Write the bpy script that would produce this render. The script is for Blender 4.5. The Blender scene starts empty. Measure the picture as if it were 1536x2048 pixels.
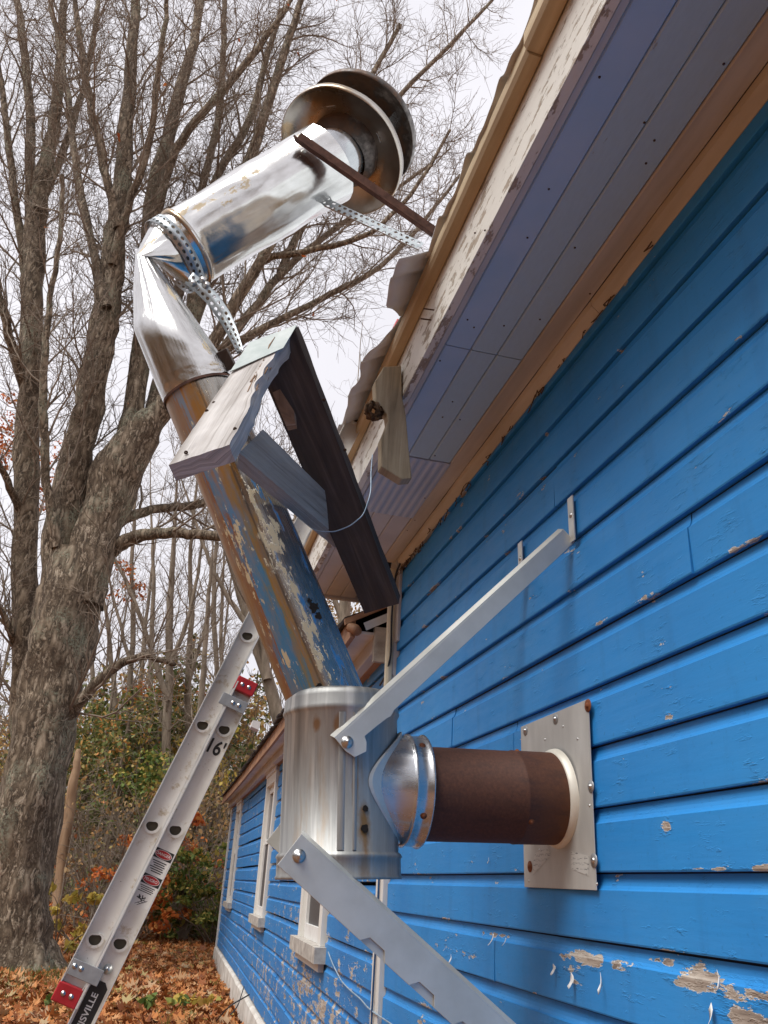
import bpy, math, random
import numpy as np
from mathutils import Vector, Matrix, noise as mnoise
random.seed(7); rng = np.random.default_rng(7)
S = bpy.context.scene
COL = S.collection
PI = math.pi

# ------------------------------------------------------------------ camera
# World: X points into the house (wall plane x = 0), Y runs along the wall away from the viewer, Z up.
FPX, PPX, PPY = 1620.0, 768.0, 1024.0
d1 = np.array([300 - PPX, 1752 - PPY, FPX]); d1 /= np.linalg.norm(d1)
vz = np.array([202, -3624, FPX]); vz /= np.linalg.norm(vz)
upv = vz - d1 * (vz @ d1); upv /= np.linalg.norm(upv)
dxv = np.cross(d1, -upv); dxv = dxv if dxv[0] > 0 else -dxv
RW = np.array([dxv, d1, upv])
CAM = np.array([-0.88, 0.0, 1.6])
def ray(x, y): return RW @ (np.array([x - PPX, y - PPY, FPX]) / FPX)
def dep(x, y, z): return CAM + ray(x, y) * z           # point at a camera depth
def onx(x, y, X): r = ray(x, y); return CAM + r * ((X - CAM[0]) / r[0])
def ony(x, y, Y): r = ray(x, y); return CAM + r * ((Y - CAM[1]) / r[1])
def onz(x, y, Z): r = ray(x, y); return CAM + r * ((Z - CAM[2]) / r[2])
cam = bpy.data.cameras.new('camera'); camo = bpy.data.objects.new('camera', cam); COL.objects.link(camo)
r_, u_, b_ = RW @ np.array([1, 0, 0]), RW @ np.array([0, -1, 0]), RW @ np.array([0, 0, -1])
camo.matrix_world = Matrix(((r_[0], u_[0], b_[0], CAM[0]), (r_[1], u_[1], b_[1], CAM[1]), (r_[2], u_[2], b_[2], CAM[2]), (0, 0, 0, 1)))
cam.sensor_fit = 'VERTICAL'; cam.sensor_height = 36; cam.lens = 36 * FPX / 2048
cam.clip_start = 0.05; cam.clip_end = 3000
S.camera = camo

# ------------------------------------------------------------------ sky, sun, exposure
SUN_EL, SUN_AZ = math.radians(58), math.radians(240)     # soft light from behind and left of the viewer
W = bpy.data.worlds.new('World'); S.world = W; W.use_nodes = True
nt = W.node_tree; nt.nodes.clear()
wo = nt.nodes.new('ShaderNodeOutputWorld'); bg = nt.nodes.new('ShaderNodeBackground'); bg.inputs[1].default_value = 0.1
sky = nt.nodes.new('ShaderNodeTexSky'); sky.sky_type = 'NISHITA'; sky.sun_disc = False
sky.sun_elevation = SUN_EL; sky.sun_rotation = SUN_AZ
tc = nt.nodes.new('ShaderNodeTexCoord'); nz = nt.nodes.new('ShaderNodeTexNoise')
nz.inputs['Scale'].default_value = 2.2; nz.inputs['Detail'].default_value = 4
cr = nt.nodes.new('ShaderNodeValToRGB')
cr.color_ramp.elements[0].position = .3; cr.color_ramp.elements[0].color = (4.5, 4.42, 4.72, 1)
cr.color_ramp.elements[1].position = .7; cr.color_ramp.elements[1].color = (5.4, 5.3, 5.6, 1)
mx = nt.nodes.new('ShaderNodeMix'); mx.data_type = 'RGBA'; mx.inputs[0].default_value = .98
nt.links.new(tc.outputs['Generated'], nz.inputs['Vector']); nt.links.new(nz.outputs[0], cr.inputs[0])
nt.links.new(sky.outputs[0], mx.inputs[6]); nt.links.new(cr.outputs[0], mx.inputs[7])
nt.links.new(mx.outputs[2], bg.inputs[0]); nt.links.new(bg.outputs[0], wo.inputs[0])
sl = bpy.data.lights.new('sun', 'SUN'); sl.energy = 2.0; sl.angle = math.radians(32); sl.color = (1, .985, .955)
so = bpy.data.objects.new('sun', sl); COL.objects.link(so)
sdir = Vector((math.sin(SUN_AZ) * math.cos(SUN_EL), math.cos(SUN_AZ) * math.cos(SUN_EL), math.sin(SUN_EL)))
so.rotation_euler = sdir.to_track_quat('Z', 'Y').to_euler()
S.view_settings.view_transform = 'Standard'; S.view_settings.look = 'None'
S.view_settings.exposure = 0.93; S.view_settings.gamma = 1

# ------------------------------------------------------------------ object helpers
WL = {}
def link(o, loc, parent):
    COL.objects.link(o); WL[o] = Vector(loc)
    if parent is not None:
        o.parent = parent; o.location = Vector(loc) - WL[parent]
    else: o.location = loc
    return o
def tag(o, label=None, cat=None, group=None, kind=None):
    if label: o['label'] = label
    if cat: o['category'] = cat
    if group: o['group'] = group
    if kind: o['kind'] = kind
    return o
def thing(name, loc, label, cat, group=None):
    o = bpy.data.objects.new(name, None); o.empty_display_size = .1
    link(o, loc, None); return tag(o, label, cat, group)
def mesh(name, V, F, mat, parent=None, smooth=False, uv=None):
    """V in world space; the object's origin is moved to the foot of its bounding box."""
    V = np.asarray(V, float); lo, hi = V.min(0), V.max(0)
    org = np.array([(lo[0] + hi[0]) / 2, (lo[1] + hi[1]) / 2, lo[2]])
    me = bpy.data.meshes.new(name); me.from_pydata((V - org).tolist(), [], F if isinstance(F, list) else F.tolist())
    me.materials.append(mat)
    if smooth: me.polygons.foreach_set('use_smooth', [True] * len(me.polygons))
    if uv is not None:
        ul = me.uv_layers.new(name='UVMap'); li = np.empty(len(me.loops), int); me.loops.foreach_get('vertex_index', li)
        ul.data.foreach_set('uv', np.asarray(uv, float)[li].ravel())
    me.update()
    return link(bpy.data.objects.new(name, me), org, parent)
def joinvf(*vf):
    V, F, n = [], [], 0
    for v, f in vf:
        V.append(np.asarray(v, float)); F += [[i + n for i in q] for q in f]; n += len(v)
    return np.vstack(V), F
BOXF = [[0, 3, 2, 1], [4, 5, 6, 7], [0, 1, 5, 4], [1, 2, 6, 5], [2, 3, 7, 6], [3, 0, 4, 7]]
def boxvf(lo, hi):
    (a, b, c), (d, e, f) = lo, hi
    return np.array([(a, b, c), (d, b, c), (d, e, c), (a, e, c), (a, b, f), (d, b, f), (d, e, f), (a, e, f)], float), BOXF
def bevel(o, w=.002, seg=2):
    m = o.modifiers.new('bevel', 'BEVEL'); m.width = w; m.segments = seg; m.limit_method = 'ANGLE'; return o
def norm(v): v = np.asarray(v, float); return v / np.linalg.norm(v)
def frame(axis, ref=None):
    a = norm(axis)
    if ref is None: ref = np.array([0, 0, 1.]) if abs(a[2]) < .9 else np.array([0, 1., 0])
    e1 = norm(ref - a * (ref @ a)); return a, e1, np.cross(a, e1)
def lathe(p0, p1, prof, n=48, ref=None, th0=-PI, th1=PI):
    """profile [(t along 0..1 or metres past the ends via t<0,t>1, radius)] revolved about p0-p1; uv = (angle, metres)."""
    p0, p1 = np.asarray(p0, float), np.asarray(p1, float); L = np.linalg.norm(p1 - p0)
    a, e1, e2 = frame(p1 - p0, ref); V, U, F = [], [], []
    th = np.linspace(th0, th1, n + 1)
    for t, r in prof:
        V.append(p0 + (p1 - p0) * t + r * (np.cos(th)[:, None] * e1 + np.sin(th)[:, None] * e2))
        U.append(np.stack([th / (2 * PI), np.full(n + 1, t * L)], 1))
    m = n + 1
    for i in range(len(prof) - 1):
        for j in range(n): F.append([i * m + j, i * m + j + 1, (i + 1) * m + j + 1, (i + 1) * m + j])
    return np.vstack(V), F, np.vstack(U)
def bar(p0, p1, w, h, ref):
    """rectangular bar; w along ref-ish direction, h across."""
    p0, p1 = np.asarray(p0, float), np.asarray(p1, float); a, e1, e2 = frame(p1 - p0, np.asarray(ref, float))
    V = []
    for p in (p0, p1):
        for s, t in ((-1, -1), (1, -1), (1, 1), (-1, 1)): V.append(p + e1 * s * w / 2 + e2 * t * h / 2)
    return np.array(V), BOXF
def prism(poly, off):
    """extrude a planar polygon by vector off."""
    P = np.asarray(poly, float); n = len(P); V = np.vstack([P, P + np.asarray(off, float)])
    return V, [list(range(n))[::-1], list(range(n, 2 * n))] + [[i, (i + 1) % n, n + (i + 1) % n, n + i] for i in range(n)]
def tube(pts, rad, sides=6):
    P = np.asarray(pts, float); n = len(P); rad = np.broadcast_to(np.asarray(rad, float), (n,))
    T = np.gradient(P, axis=0); T /= np.linalg.norm(T, axis=1)[:, None] + 1e-9
    m = np.abs(T.mean(0)); ref = np.eye(3)[int(np.argmin(m))]
    E1 = np.cross(T, ref); E1 /= np.linalg.norm(E1, axis=1)[:, None] + 1e-9; E2 = np.cross(T, E1)
    th = np.arange(sides) * 2 * PI / sides
    V = P[:, None, :] + rad[:, None, None] * (np.cos(th)[None, :, None] * E1[:, None, :] + np.sin(th)[None, :, None] * E2[:, None, :])
    i = np.arange(n - 1)[:, None] * sides; j = np.arange(sides)[None, :]; k = (j + 1) % sides
    F = np.stack([i + j, i + k, i + sides + k, i + sides + j], -1).reshape(-1, 4)
    return V.reshape(-1, 3), F
def tubes(lst, caps=True):
    Vs, Fs, n = [], [], 0
    for p, r, s in lst:
        v, f = tube(p, r, s); Vs.append(v); Fs.append(f + n); n += len(v)
    return np.vstack(Vs), np.vstack(Fs)
def nz3(p, s=1.0, seed=0): return mnoise.noise(Vector((p[0] * s + seed * 7.3, p[1] * s - seed * 3.1, p[2] * s + seed)))

# ------------------------------------------------------------------ material helpers
class NT:
    def __init__(s, name):
        s.m = bpy.data.materials.new(name); s.m.use_nodes = True; s.t = s.m.node_tree; s.t.nodes.clear()
        s.out = s.n('ShaderNodeOutputMaterial'); s.b = s.n('ShaderNodeBsdfPrincipled'); s.l(s.b.outputs[0], s.out.inputs[0])
    def n(s, k): return s.t.nodes.new(k)
    def l(s, a, b): s.t.links.new(a, b)
    def set(s, sock, v):
        if isinstance(v, bpy.types.NodeSocket): s.l(v, sock)
        else: sock.default_value = v if not isinstance(v, tuple) or len(v) != 3 or sock.type == 'VECTOR' else (*v, 1)
    def pos(s): return s.n('ShaderNodeNewGeometry').outputs['Position']
    def obj(s): return s.n('ShaderNodeTexCoord').outputs['Object']
    def uv(s): return s.n('ShaderNodeTexCoord').outputs['UV']
    def isl(s): return s.n('ShaderNodeNewGeometry').outputs['Random Per Island']
    def mapv(s, v, scale=(1, 1, 1), loc=(0, 0, 0)):
        m = s.n('ShaderNodeMapping'); s.l(v, m.inputs[0]); m.inputs['Scale'].default_value = scale; m.inputs['Location'].default_value = loc; return m.outputs[0]
    def noise(s, v, scale, detail=5, rough=.55, dist=0, col=False):
        n = s.n('ShaderNodeTexNoise'); s.l(v, n.inputs['Vector']); n.inputs['Scale'].default_value = scale
        n.inputs['Detail'].default_value = detail; n.inputs['Roughness'].default_value = rough; n.inputs['Distortion'].default_value = dist
        return n.outputs[1 if col else 0]
    def vor(s, v, scale, feat='F1'):
        n = s.n('ShaderNodeTexVoronoi'); n.feature = feat; s.l(v, n.inputs['Vector']); n.inputs['Scale'].default_value = scale; return n.outputs[0]
    def ramp(s, f, stops):
        r = s.n('ShaderNodeValToRGB'); e = r.color_ramp.elements
        while len(e) > 1: e.remove(e[-1])
        e[0].position = stops[0][0]; e[0].color = (*stops[0][1], 1)
        for p, c in stops[1:]: x = e.new(p); x.color = (*c, 1)
        s.set(r.inputs[0], f); return r.outputs[0]
    def rng(s, f, a, b, c=0, d=1, smooth=False):
        m = s.n('ShaderNodeMapRange'); m.interpolation_type = 'SMOOTHSTEP' if smooth else 'LINEAR'
        s.set(m.inputs[0], f)
        for i, x in enumerate((a, b, c, d)): s.set(m.inputs[i + 1], x)
        return m.outputs[0]
    def math(s, op, a, b=0, clamp=False):
        m = s.n('ShaderNodeMath'); m.operation = op; m.use_clamp = clamp; s.set(m.inputs[0], a); s.set(m.inputs[1], b); return m.outputs[0]
    def mix(s, f, a, b, mode='MIX'):
        m = s.n('ShaderNodeMix'); m.data_type = 'RGBA'; m.blend_type = mode; s.set(m.inputs[0], f); s.set(m.inputs[6], a); s.set(m.inputs[7], b); return m.outputs[2]
    def sep(s, v):
        m = s.n('ShaderNodeSeparateXYZ'); s.l(v, m.inputs[0]); return m.outputs
    def comb(s, x, y, z):
        m = s.n('ShaderNodeCombineXYZ')
        for i, q in enumerate((x, y, z)): s.set(m.inputs[i], q)
        return m.outputs[0]
    def bump(s, h, st=.3, dist=.01, prev=None):
        b = s.n('ShaderNodeBump'); b.inputs['Strength'].default_value = st; b.inputs['Distance'].default_value = dist; s.l(h, b.inputs['Height'])
        if prev is not None: s.l(prev, b.inputs['Normal'])
        return b.outputs[0]
    def fin(s, col=None, rough=None, metal=None, nrm=None, spec=None):
        if col is not None: s.set(s.b.inputs['Base Color'], col)
        if rough is not None: s.set(s.b.inputs['Roughness'], rough)
        if metal is not None: s.set(s.b.inputs['Metallic'], metal)
        if spec is not None: s.set(s.b.inputs['Specular IOR Level'], spec)
        if nrm is not None: s.l(nrm, s.b.inputs['Normal'])
        return s.m
def two(name, c1, c2, scale=20, rough=.6, metal=0, bump=.2, dist=.004, stretch=(1, 1, 1), lo=.35, hi=.65, coord='obj', spec=None, detail=6):
    t = NT(name); v = t.mapv(getattr(t, coord)(), stretch); n = t.noise(v, scale, detail)
    return t.fin(t.ramp(n, [(lo, c1), (hi, c2)]), rough, metal, t.bump(n, bump, dist), spec)
def ellipses(t, p, lst, nse):
    """sum of soft blobs (cy, cz, ry, rz, k) in the wall plane, edges torn by noise."""
    x, y, z = t.sep(p); tot = None
    for cy, cz, ry, rz, k in lst:
        a = t.math('DIVIDE', t.math('SUBTRACT', y, cy), ry); b = t.math('DIVIDE', t.math('SUBTRACT', z, cz), rz)
        d = t.math('SQRT', t.math('ADD', t.math('MULTIPLY', a, a), t.math('MULTIPLY', b, b)))
        g = t.rng(d, 0, 1, k, 0); tot = g if tot is None else t.math('MAXIMUM', tot, g)
    return tot
def siding_mat(name, blobs, wear, blue=((.024, .228, .59), (.032, .270, .66)), low=None):
    t = NT(name); p = t.pos(); u = t.sep(t.uv())
    n1 = t.noise(p, 7, 5, .62); n2 = t.noise(t.mapv(p, (1, .35, 1.6)), 24, 5, .68); n3 = t.noise(p, 1.6, 3)
    reg = ellipses(t, p, blobs, n1)
    n = t.math('ADD', t.math('MULTIPLY', n1, .80), t.math('SUBTRACT', t.math('MULTIPLY', n2, .85), .325))
    edge = t.rng(u[1], .010, 0.0, 0, .13)                       # worn lower lip of every board
    edge = t.math('MULTIPLY', edge, t.rng(n3, .42, .62))
    m = t.math('ADD', t.math('ADD', n, reg), edge)
    if low: m = t.math('ADD', m, t.rng(t.sep(p)[2], low[0], low[1], 0, low[2]))
    th = 1 - wear
    prim = t.rng(m, th, th + .008); bare = t.rng(m, th + .014, th + .03)
    fine = t.noise(t.mapv(p, (1, .12, 1)), 60, 5)
    bl = t.mix(t.rng(n3, .35, .65), blue[0], blue[1])
    bl = t.mix(t.math('MULTIPLY', t.rng(n1, .5, .75), .25), bl, (.07, .26, .50))
    brush = t.noise(t.mapv(p, (1, .05, 1)), 55, 4, .6); bl = t.mix(t.rng(brush, .35, .7, 0, .28), bl, (.05, .26, .62)); bl = t.mix(t.rng(t.noise(p, 90, 3, .6), .62, .75, 0, .45), bl, (.02, .14, .36))
    dirt = t.noise(t.mapv(p, (1, 3, .5)), 5, 4); bl = t.mix(t.math('MULTIPLY', t.rng(dirt, .55, .8), .35), bl, (.02, .13, .34))
    wood = t.ramp(t.math('ADD', t.math('MULTIPLY', fine, .7), t.math('MULTIPLY', n1, .3)), [(.36, (.13, .10, .08)), (.47, (.31, .25, .205)), (.58, (.45, .39, .33)), (.68, (.54, .49, .43))])
    c = t.mix(prim, bl, (.66, .64, .60)); c = t.mix(bare, c, wood)
    h = t.math('ADD', t.math('MULTIPLY', prim, -1.0), t.math('MULTIPLY', fine, .25))
    crack = t.noise(t.mapv(p, (1, .5, 2)), 45, 4, .7); near = t.rng(m, th - .16, th, 0, 1)
    h = t.math('ADD', h, t.math('MULTIPLY', t.math('MULTIPLY', t.rng(crack, .5, .62), near), .8))
    b1 = t.bump(h, .9, .0022); b2 = t.bump(t.noise(t.mapv(p, (1, .3, 1)), 130, 3), .12, .0012, b1)
    r = t.mix(bare, t.rng(n2, .3, .7, .42, .6), (.85, .85, .85))
    return t.fin(c, r, 0, b2, .3)
def peel_paint(name, paint, wood1, wood2, th, scale, stretch=(1, 1, 1), rough=.55):
    t = NT(name); p = t.mapv(t.pos(), stretch); n = t.noise(p, scale, 9, .68); g = t.noise(t.pos(), 3, 3)
    m = t.math('ADD', n, t.math('MULTIPLY', g, .35)); k = t.rng(m, th, th + .02)
    f = t.noise(p, scale * 4, 4); c = t.mix(k, t.mix(f, paint, tuple(x * .86 for x in paint)), t.ramp(f, [(.3, wood1), (.7, wood2)]))
    return t.fin(c, t.mix(k, (rough,) * 3, (.85,) * 3), 0, t.bump(t.math('ADD', t.math('MULTIPLY', k, -1), t.math('MULTIPLY', f, .2)), .6, .002))
def wood_mat(name, dark, mid, light, axis=(1, 0, 0), ring=30, rough=.85, bump=.5):
    """grain runs along the object's own local axis given by `axis`."""
    t = NT(name); st = tuple(.06 if a else 1 for a in axis); o = t.uv()
    v = t.mapv(o, (1, .07, 1)); w = t.noise(v, ring, 7, .65, .6); k = t.noise(o, 5, 4); s = t.noise(t.mapv(o, (1, .02, 1)), ring * 4, 4)
    c = t.ramp(t.math('ADD', t.math('MULTIPLY', w, .75), t.math('MULTIPLY', k, .25)), [(.3, dark), (.5, mid), (.68, light)])
    c = t.mix(t.math('MULTIPLY', t.rng(s, .58, .7), .55), c, dark)
    return t.fin(c, rough, 0, t.bump(t.math('ADD', w, t.math('MULTIPLY', s, .6)), bump, .003))

# ------------------------------------------------------------------ materials
M = {}
M['siding'] = siding_mat('blue_siding_paint', [(1.66, 1.490, .22, .024, .34), (1.448, 1.506, .09, .012, .3), (1.32, 1.490, .14, .030, .36), (1.19, 1.485, .13, .036, .40), (1.19, 1.452, .12, .04, .36), (1.05, 1.47, .12, .05, .36),
    (2.485, 1.488, .10, .02, .26), (2.19, 1.504, .16, .012, .30), (2.52, 1.445, .26, .045, .20), (1.371, 1.722, .032, .018, .34), (1.30, 1.654, .16, .006, .24), (2.05, 1.657, .07, .014, .36), (1.13, 1.655, .07, .010, .34), (1.42, 1.785, .05, .006, .2), (1.50, 2.156, .22, .011, .23), (1.25, 2.158, .2, .008, .15),
    (1.5, 1.33, .8, .05, .15), (2.6, 1.25, .5, .1, .15), (1.2, 1.16, 1.2, .12, .2)], .285)
M['siding_worn'] = siding_mat('blue_siding_paint_worn', [(5.2, 1.02, 1.9, .26, .15), (4.3, .95, .7, .3, .11), (7.5, .85, 1.6, .2, .10), (5.9, 1.42, .5, .08, .08), (4.0, 1.25, .5, .1, .07), (4.6, 1.6, .6, .1, .05)], .352,
    blue=((.022, .175, .46), (.030, .21, .51)), low=(1.75, 1.1, .03))
M['gap'] = two('gap_shade_sheathing', (.010, .016, .030), (.02, .03, .05), 12, .9)  # backing coloured near-black so the board gaps show as shadow lines
M['soffit'] = peel_paint('grey_lilac_soffit_paint', (.46, .60, .68), (.30, .22, .16), (.42, .33, .25), .89, 14, (2.5, .6, 1), .5)
M['soffit_edge'] = two('soffit_paint_with_bluish_light', (.36, .53, .74), (.43, .57, .75), 6, .5, bump=.1)  # outer board made bluer: the cool light there is put into its colour
M['soffit_tan'] = two('tan_soffit_wood_with_bounce', (.46, .39, .29), (.60, .52, .41), 9, .75, stretch=(2, .25, 2), coord='pos')  # tan wood browned further: warm bounce near the wall put into its colour
M['soffit_pink'] = two('aged_pinkish_white_paint', (.52, .50, .49), (.62, .59, .57), 5, .6, bump=.1)
M['soffit_metal'] = two('dull_grey_soffit_metal', (.42, .47, .55), (.52, .56, .63), 5, .45, .2, bump=.1, stretch=(3, .5, 1), coord='pos')
M['fascia'] = peel_paint('peeling_white_fascia_paint', (.74, .72, .66), (.26, .21, .16), (.42, .36, .29), .715, 30, (1, .32, 1.3))
M['nailer'] = two('weathered_tan_roof_nailer', (.34, .25, .15), (.54, .43, .28), 10, .8, stretch=(2, .2, 2), coord='pos')
M['roofsheet'] = two('aged_corrugated_roof_sheet', (.56, .60, .62), (.70, .74, .76), 6, .5, .15, bump=.15, coord='pos')
M['white'] = peel_paint('cracked_white_trim_paint', (.74, .72, .67), (.30, .26, .21), (.48, .43, .36), .86, 16, (1, 1, .4))
M['white_clean'] = two('white_sash_paint', (.76, .75, .72), (.66, .65, .62), 14, .5, bump=.1)
M['cream'] = two('cream_plastic_conduit', (.60, .52, .36), (.72, .65, .48), 7, .45, bump=.08)
M['concrete'] = two('whitewashed_foundation', (.42, .38, .33), (.64, .61, .56), 5, .9, bump=.5, dist=.02, coord='pos')
M['sillstone'] = two('weathered_grey_sill_wood', (.30, .27, .24), (.50, .47, .42), 18, .85, bump=.4)
M['screen'] = two('dark_insect_screen', (.055, .05, .05), (.075, .07, .068), 300, .6, bump=.1)
M['cable'] = two('black_cable', (.012, .012, .014), (.03, .03, .03), 30, .5)
M['bluecable'] = two('dark_blue_painted_cable', (.012, .05, .13), (.02, .08, .2), 30, .5)
M['wire'] = two('pale_blue_wire', (.25, .36, .46), (.42, .52, .60), 30, .45, .3)
M['shingle'] = two('dark_brown_asphalt_shingle', (.022, .018, .018), (.055, .045, .042), 60, .9, bump=.6, coord='pos')
M['brownwood'] = two('brown_stained_eave_wood', (.26, .13, .07), (.40, .22, .12), 8, .7, stretch=(2, .25, 2), coord='pos')
M['debris'] = two('dry_nest_debris', (.05, .03, .018), (.16, .09, .04), 50, .95)
t = NT('window_glass'); M['glass'] = t.fin((.05, .055, .06), .06, 0, t.bump(t.noise(t.pos(), 3, 2), .05, .01), .8)

# ------------------------------------------------------------------ ground
GZ = .38
def gheight(x, y):
    return GZ + .05 * nz3((x, y, 0), .35) + (.04 * (y - 15) if y > 15 else 0) - .015 * min(0, x + 3) * .0
xs = np.concatenate([[-600, -200, -80, -40], np.arange(-24, 24.1, .8), [40, 80, 200, 600]]); ys = np.concatenate([[-600, -200, -60, -20], np.arange(-8, 44.1, .8), [60, 100, 200, 900]])
gv = [(x, y, gheight(x, min(y, 44))) for y in ys for x in xs]; nx = len(xs)
gf = [[j * nx + i, j * nx + i + 1, (j + 1) * nx + i + 1, (j + 1) * nx + i] for j in range(len(ys) - 1) for i in range(nx - 1)]
t = NT('leafy_soil'); p = t.pos(); n = t.noise(p, 14, 8, .7); g = t.noise(p, .8, 4)
c = t.ramp(n, [(.28, (.035, .016, .008)), (.45, (.17, .065, .022)), (.6, (.32, .14, .05)), (.75, (.42, .24, .11))])
c = t.mix(t.math('MULTIPLY', t.rng(g, .58, .68), .5), c, (.06, .085, .025))
M['ground'] = t.fin(c, .9, 0, t.bump(n, .8, .04))
tag(mesh('ground', gv, gf, M['ground'], smooth=True), kind='structure')

# ------------------------------------------------------------------ main blue house
BS = .125                                                        # exposure of one drop-siding board
PROF = [(.0115, .1215), (.0112, .115), (.0102, .107), (.0080, .100), (.0045, .0945), (.0, .0915), (.0, .060), (.0, .003), (.0012, .0), (.016, .0)]
def siding_board(parent, ya, yb, zb, xf, zf, mat, seed, step=.14, hmax=None):
    n = max(2, int((yb - ya) / step) + 1); Y = np.linspace(ya, yb, n); V, U = [], []
    wob = random.uniform(-.0012, .0012)
    for y in Y:
        dz = .0022 * mnoise.noise(Vector((y * .9, seed * 3.7, 0))); dxx = .0022 * mnoise.noise(Vector((y * 1.3, seed * 5.1, 9))) + wob
        e = min(y - ya, yb - y); cup = .0025 * max(0, 1 - e / .12) * (1 if seed % 3 else -.5)
        for px, pz in PROF:
            pz2 = pz if hmax is None else min(pz, hmax - zb)
            z = zb + pz2 + dz; V.append((xf(y) + px + dxx - cup * (1 - pz / BS), y, zf(y, z))); U.append((y, pz))
    m = len(PROF); F = [[j * m + i, j * m + i + 1, (j + 1) * m + i + 1, (j + 1) * m + i] for j in range(n - 1) for i in range(m - 1)]
    F += [list(range(m)), list(range((n - 1) * m, n * m))[::-1]]
    o = mesh('siding_board', V, F, mat, parent, uv=U)
    return o
house = thing('blue_house', (0, 3.3, GZ), 'blue clapboard house wall with overhanging grey soffit and peeling white fascia', 'house')
Y0, YC = -1.7, 3.285
V, F = boxvf((.014, Y0, GZ - .2), (.16, YC, 3.3)); wall = mesh('wall', V, F, M['gap'], house)
JOINTS = {3: [2.55], 5: [.35], 2: [2.05], 7: [1.75], -1: [.95], 4: [1.21], -2: [2.2], -3: [.2], 1: [-.4], 6: [2.4], 0: [-.9], 8: [.6], -5: [1.1]}
k0 = -10
for k in range(k0, 11):
    zb = 1.65 + BS * k
    cuts = [Y0] + sorted(JOINTS.get(k, [])) + [YC]
    for a, b in zip(cuts[:-1], cuts[1:]):
        siding_board(wall, a + (.001 if a > Y0 else 0), b - .001, zb, lambda y: 0.0, lambda y, z: z, M['siding'], k * 11 + int(a * 3), hmax=2.965)
# lifted curls of paint on the most weathered board
flv, flf = [], []
for (px, py, sz, rot) in [(1148, 1948, 22, 1.0), (1205, 1952, 24, .3), (1440, 1950, 16, .2), (990, 1868, 24, 1.5), (1015, 1876, 16, 1.6), (905, 1912, 15, .6), (1424, 2012, 22, -.7), (1112, 1930, 17, 1.2), (980, 1718, 10, .1), (893, 1895, 9, 2)]:
    c = onx(px, py, -.002); s = sz * .0011; w = s * .34; vs = []
    for q in range(6):
        tq = q / 5; out = .004 + .016 * (sz / 24) * tq ** 2; ww = w * (1 - .6 * tq) * (1 + .25 * math.sin(q * 2 + px))
        dy, dz = math.cos(rot), -math.sin(rot) if rot < 1.4 else -.3
        a = np.array([0, -dz, dy]); base = c + np.array([-out, -dy * s * tq * .6, -s * tq])
        vs += [base + a * ww, base - a * ww]
    b = len(flv); flv += vs; flf += [[b + 2 * i, b + 2 * i + 1, b + 2 * i + 3, b + 2 * i + 2] for i in range(5)]
M['flake'] = two('white_paint_curl', (.78, .77, .74), (.66, .65, .62), 60, .5, bump=.1)
for i in range(len(flv) // 12):
    o = mesh('paint_curl', flv[i * 12:i * 12 + 12], [[2 * j, 2 * j + 1, 2 * j + 3, 2 * j + 2] for j in range(5)], M['flake'], wall, smooth=True)
    md = o.modifiers.new('thickness', 'SOLIDIFY'); md.thickness = .0006
# corner board and upper corner trim
V, F = boxvf((-.018, 3.287, GZ - .1), (.10, 3.395, 2.962)); cb = bevel(mesh('corner_board', V, F, M['white'], house), .003)
V, F = boxvf((-.012, 3.2455, 2.56), (.0, 3.2865, 2.955)); mesh('corner_trim', V, F, M['soffit_pink'], house)
V, F = boxvf((.165, Y0, 2.97), (3.1, 3.39, 3.0)); mesh('ceiling', V, F, M['gap'], house)
V, F = prism([(.0, 3.397, 2.35), (3.1, 3.397, 2.35), (3.1, 3.397, 4.50), (.0, 3.397, 3.20)], (0, .07, 0)); mesh('gable_wall', V, F, M['siding_worn'], house)
# soffit boards
SZ = lambda y: 2.985 - .019 * y
soff = mesh('soffit', *boxvf((-.335, Y0, 3.012), (.16, 3.80, 3.02)), M['gap'], house)
def soffit_board(xa, xb, ya, yb, mat, drop=0.0, name='soffit_board', ridges=0):
    n = max(2, int((yb - ya) / .2) + 1); V, F = [], []
    xs = [xa + .001, xa + .004, xb - .004, xb - .001] if not ridges else np.linspace(xa, xb, ridges * 4 + 1)
    m = len(xs)
    for y in np.linspace(ya, yb, n):
        for i, x in enumerate(xs):
            z = SZ(y) - drop + (.0035 if (not ridges and i in (0, m - 1)) else 0) + ((.0018 if i % 4 in (1, 2) else 0) if ridges else 0)
            V.append((x, y, z + .0008 * mnoise.noise(Vector((x * 9, y * 2, 1)))))
    for y in np.linspace(ya, yb, n):
        for x in (xa, xb): V.append((x, y, SZ(y) + .016))
    for j in range(n - 1):
        for i in range(m - 1): F.append([j * m + i, (j + 1) * m + i, (j + 1) * m + i + 1, j * m + i + 1])
        b = n * m + 2 * j
        F += [[j * m, b, b + 2, (j + 1) * m], [j * m + m - 1, (j + 1) * m + m - 1, b + 3, b + 1]]
    F += [list(range(m)) + [n * m + 1, n * m], [(n - 1) * m + i for i in range(m)][::-1] + [n * m + 2 * n - 2, n * m + 2 * n - 1]]
    return mesh(name, V, F, mat, soff)
XB = [-.318, -.243, -.166, -.09]
soffit_board(-.339, -.318, Y0, 3.80, M['soffit_pink'], .004, 'edge_strip')
for a, b, mt in ((XB[0], XB[1], 'soffit_edge'), (XB[1], XB[2], 'soffit'), (XB[2], XB[3], 'soffit')):
    soffit_board(a, b, Y0, 1.725, M[mt]); soffit_board(a, b, 1.729, 2.34, M['soffit'] if mt != 'soffit_edge' else M[mt])
soffit_board(XB[0], XB[3], 2.343, 2.80, M['soffit_metal'], .005, 'vented_panel', 8)
for a, b in ((XB[0], XB[1]), (XB[1], XB[2]), (XB[2], XB[3])): soffit_board(a, b, 2.803, 3.80, M['soffit_pink'])
soffit_board(XB[3], -.028, Y0, 3.28, M['soffit_tan'], .001)
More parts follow.
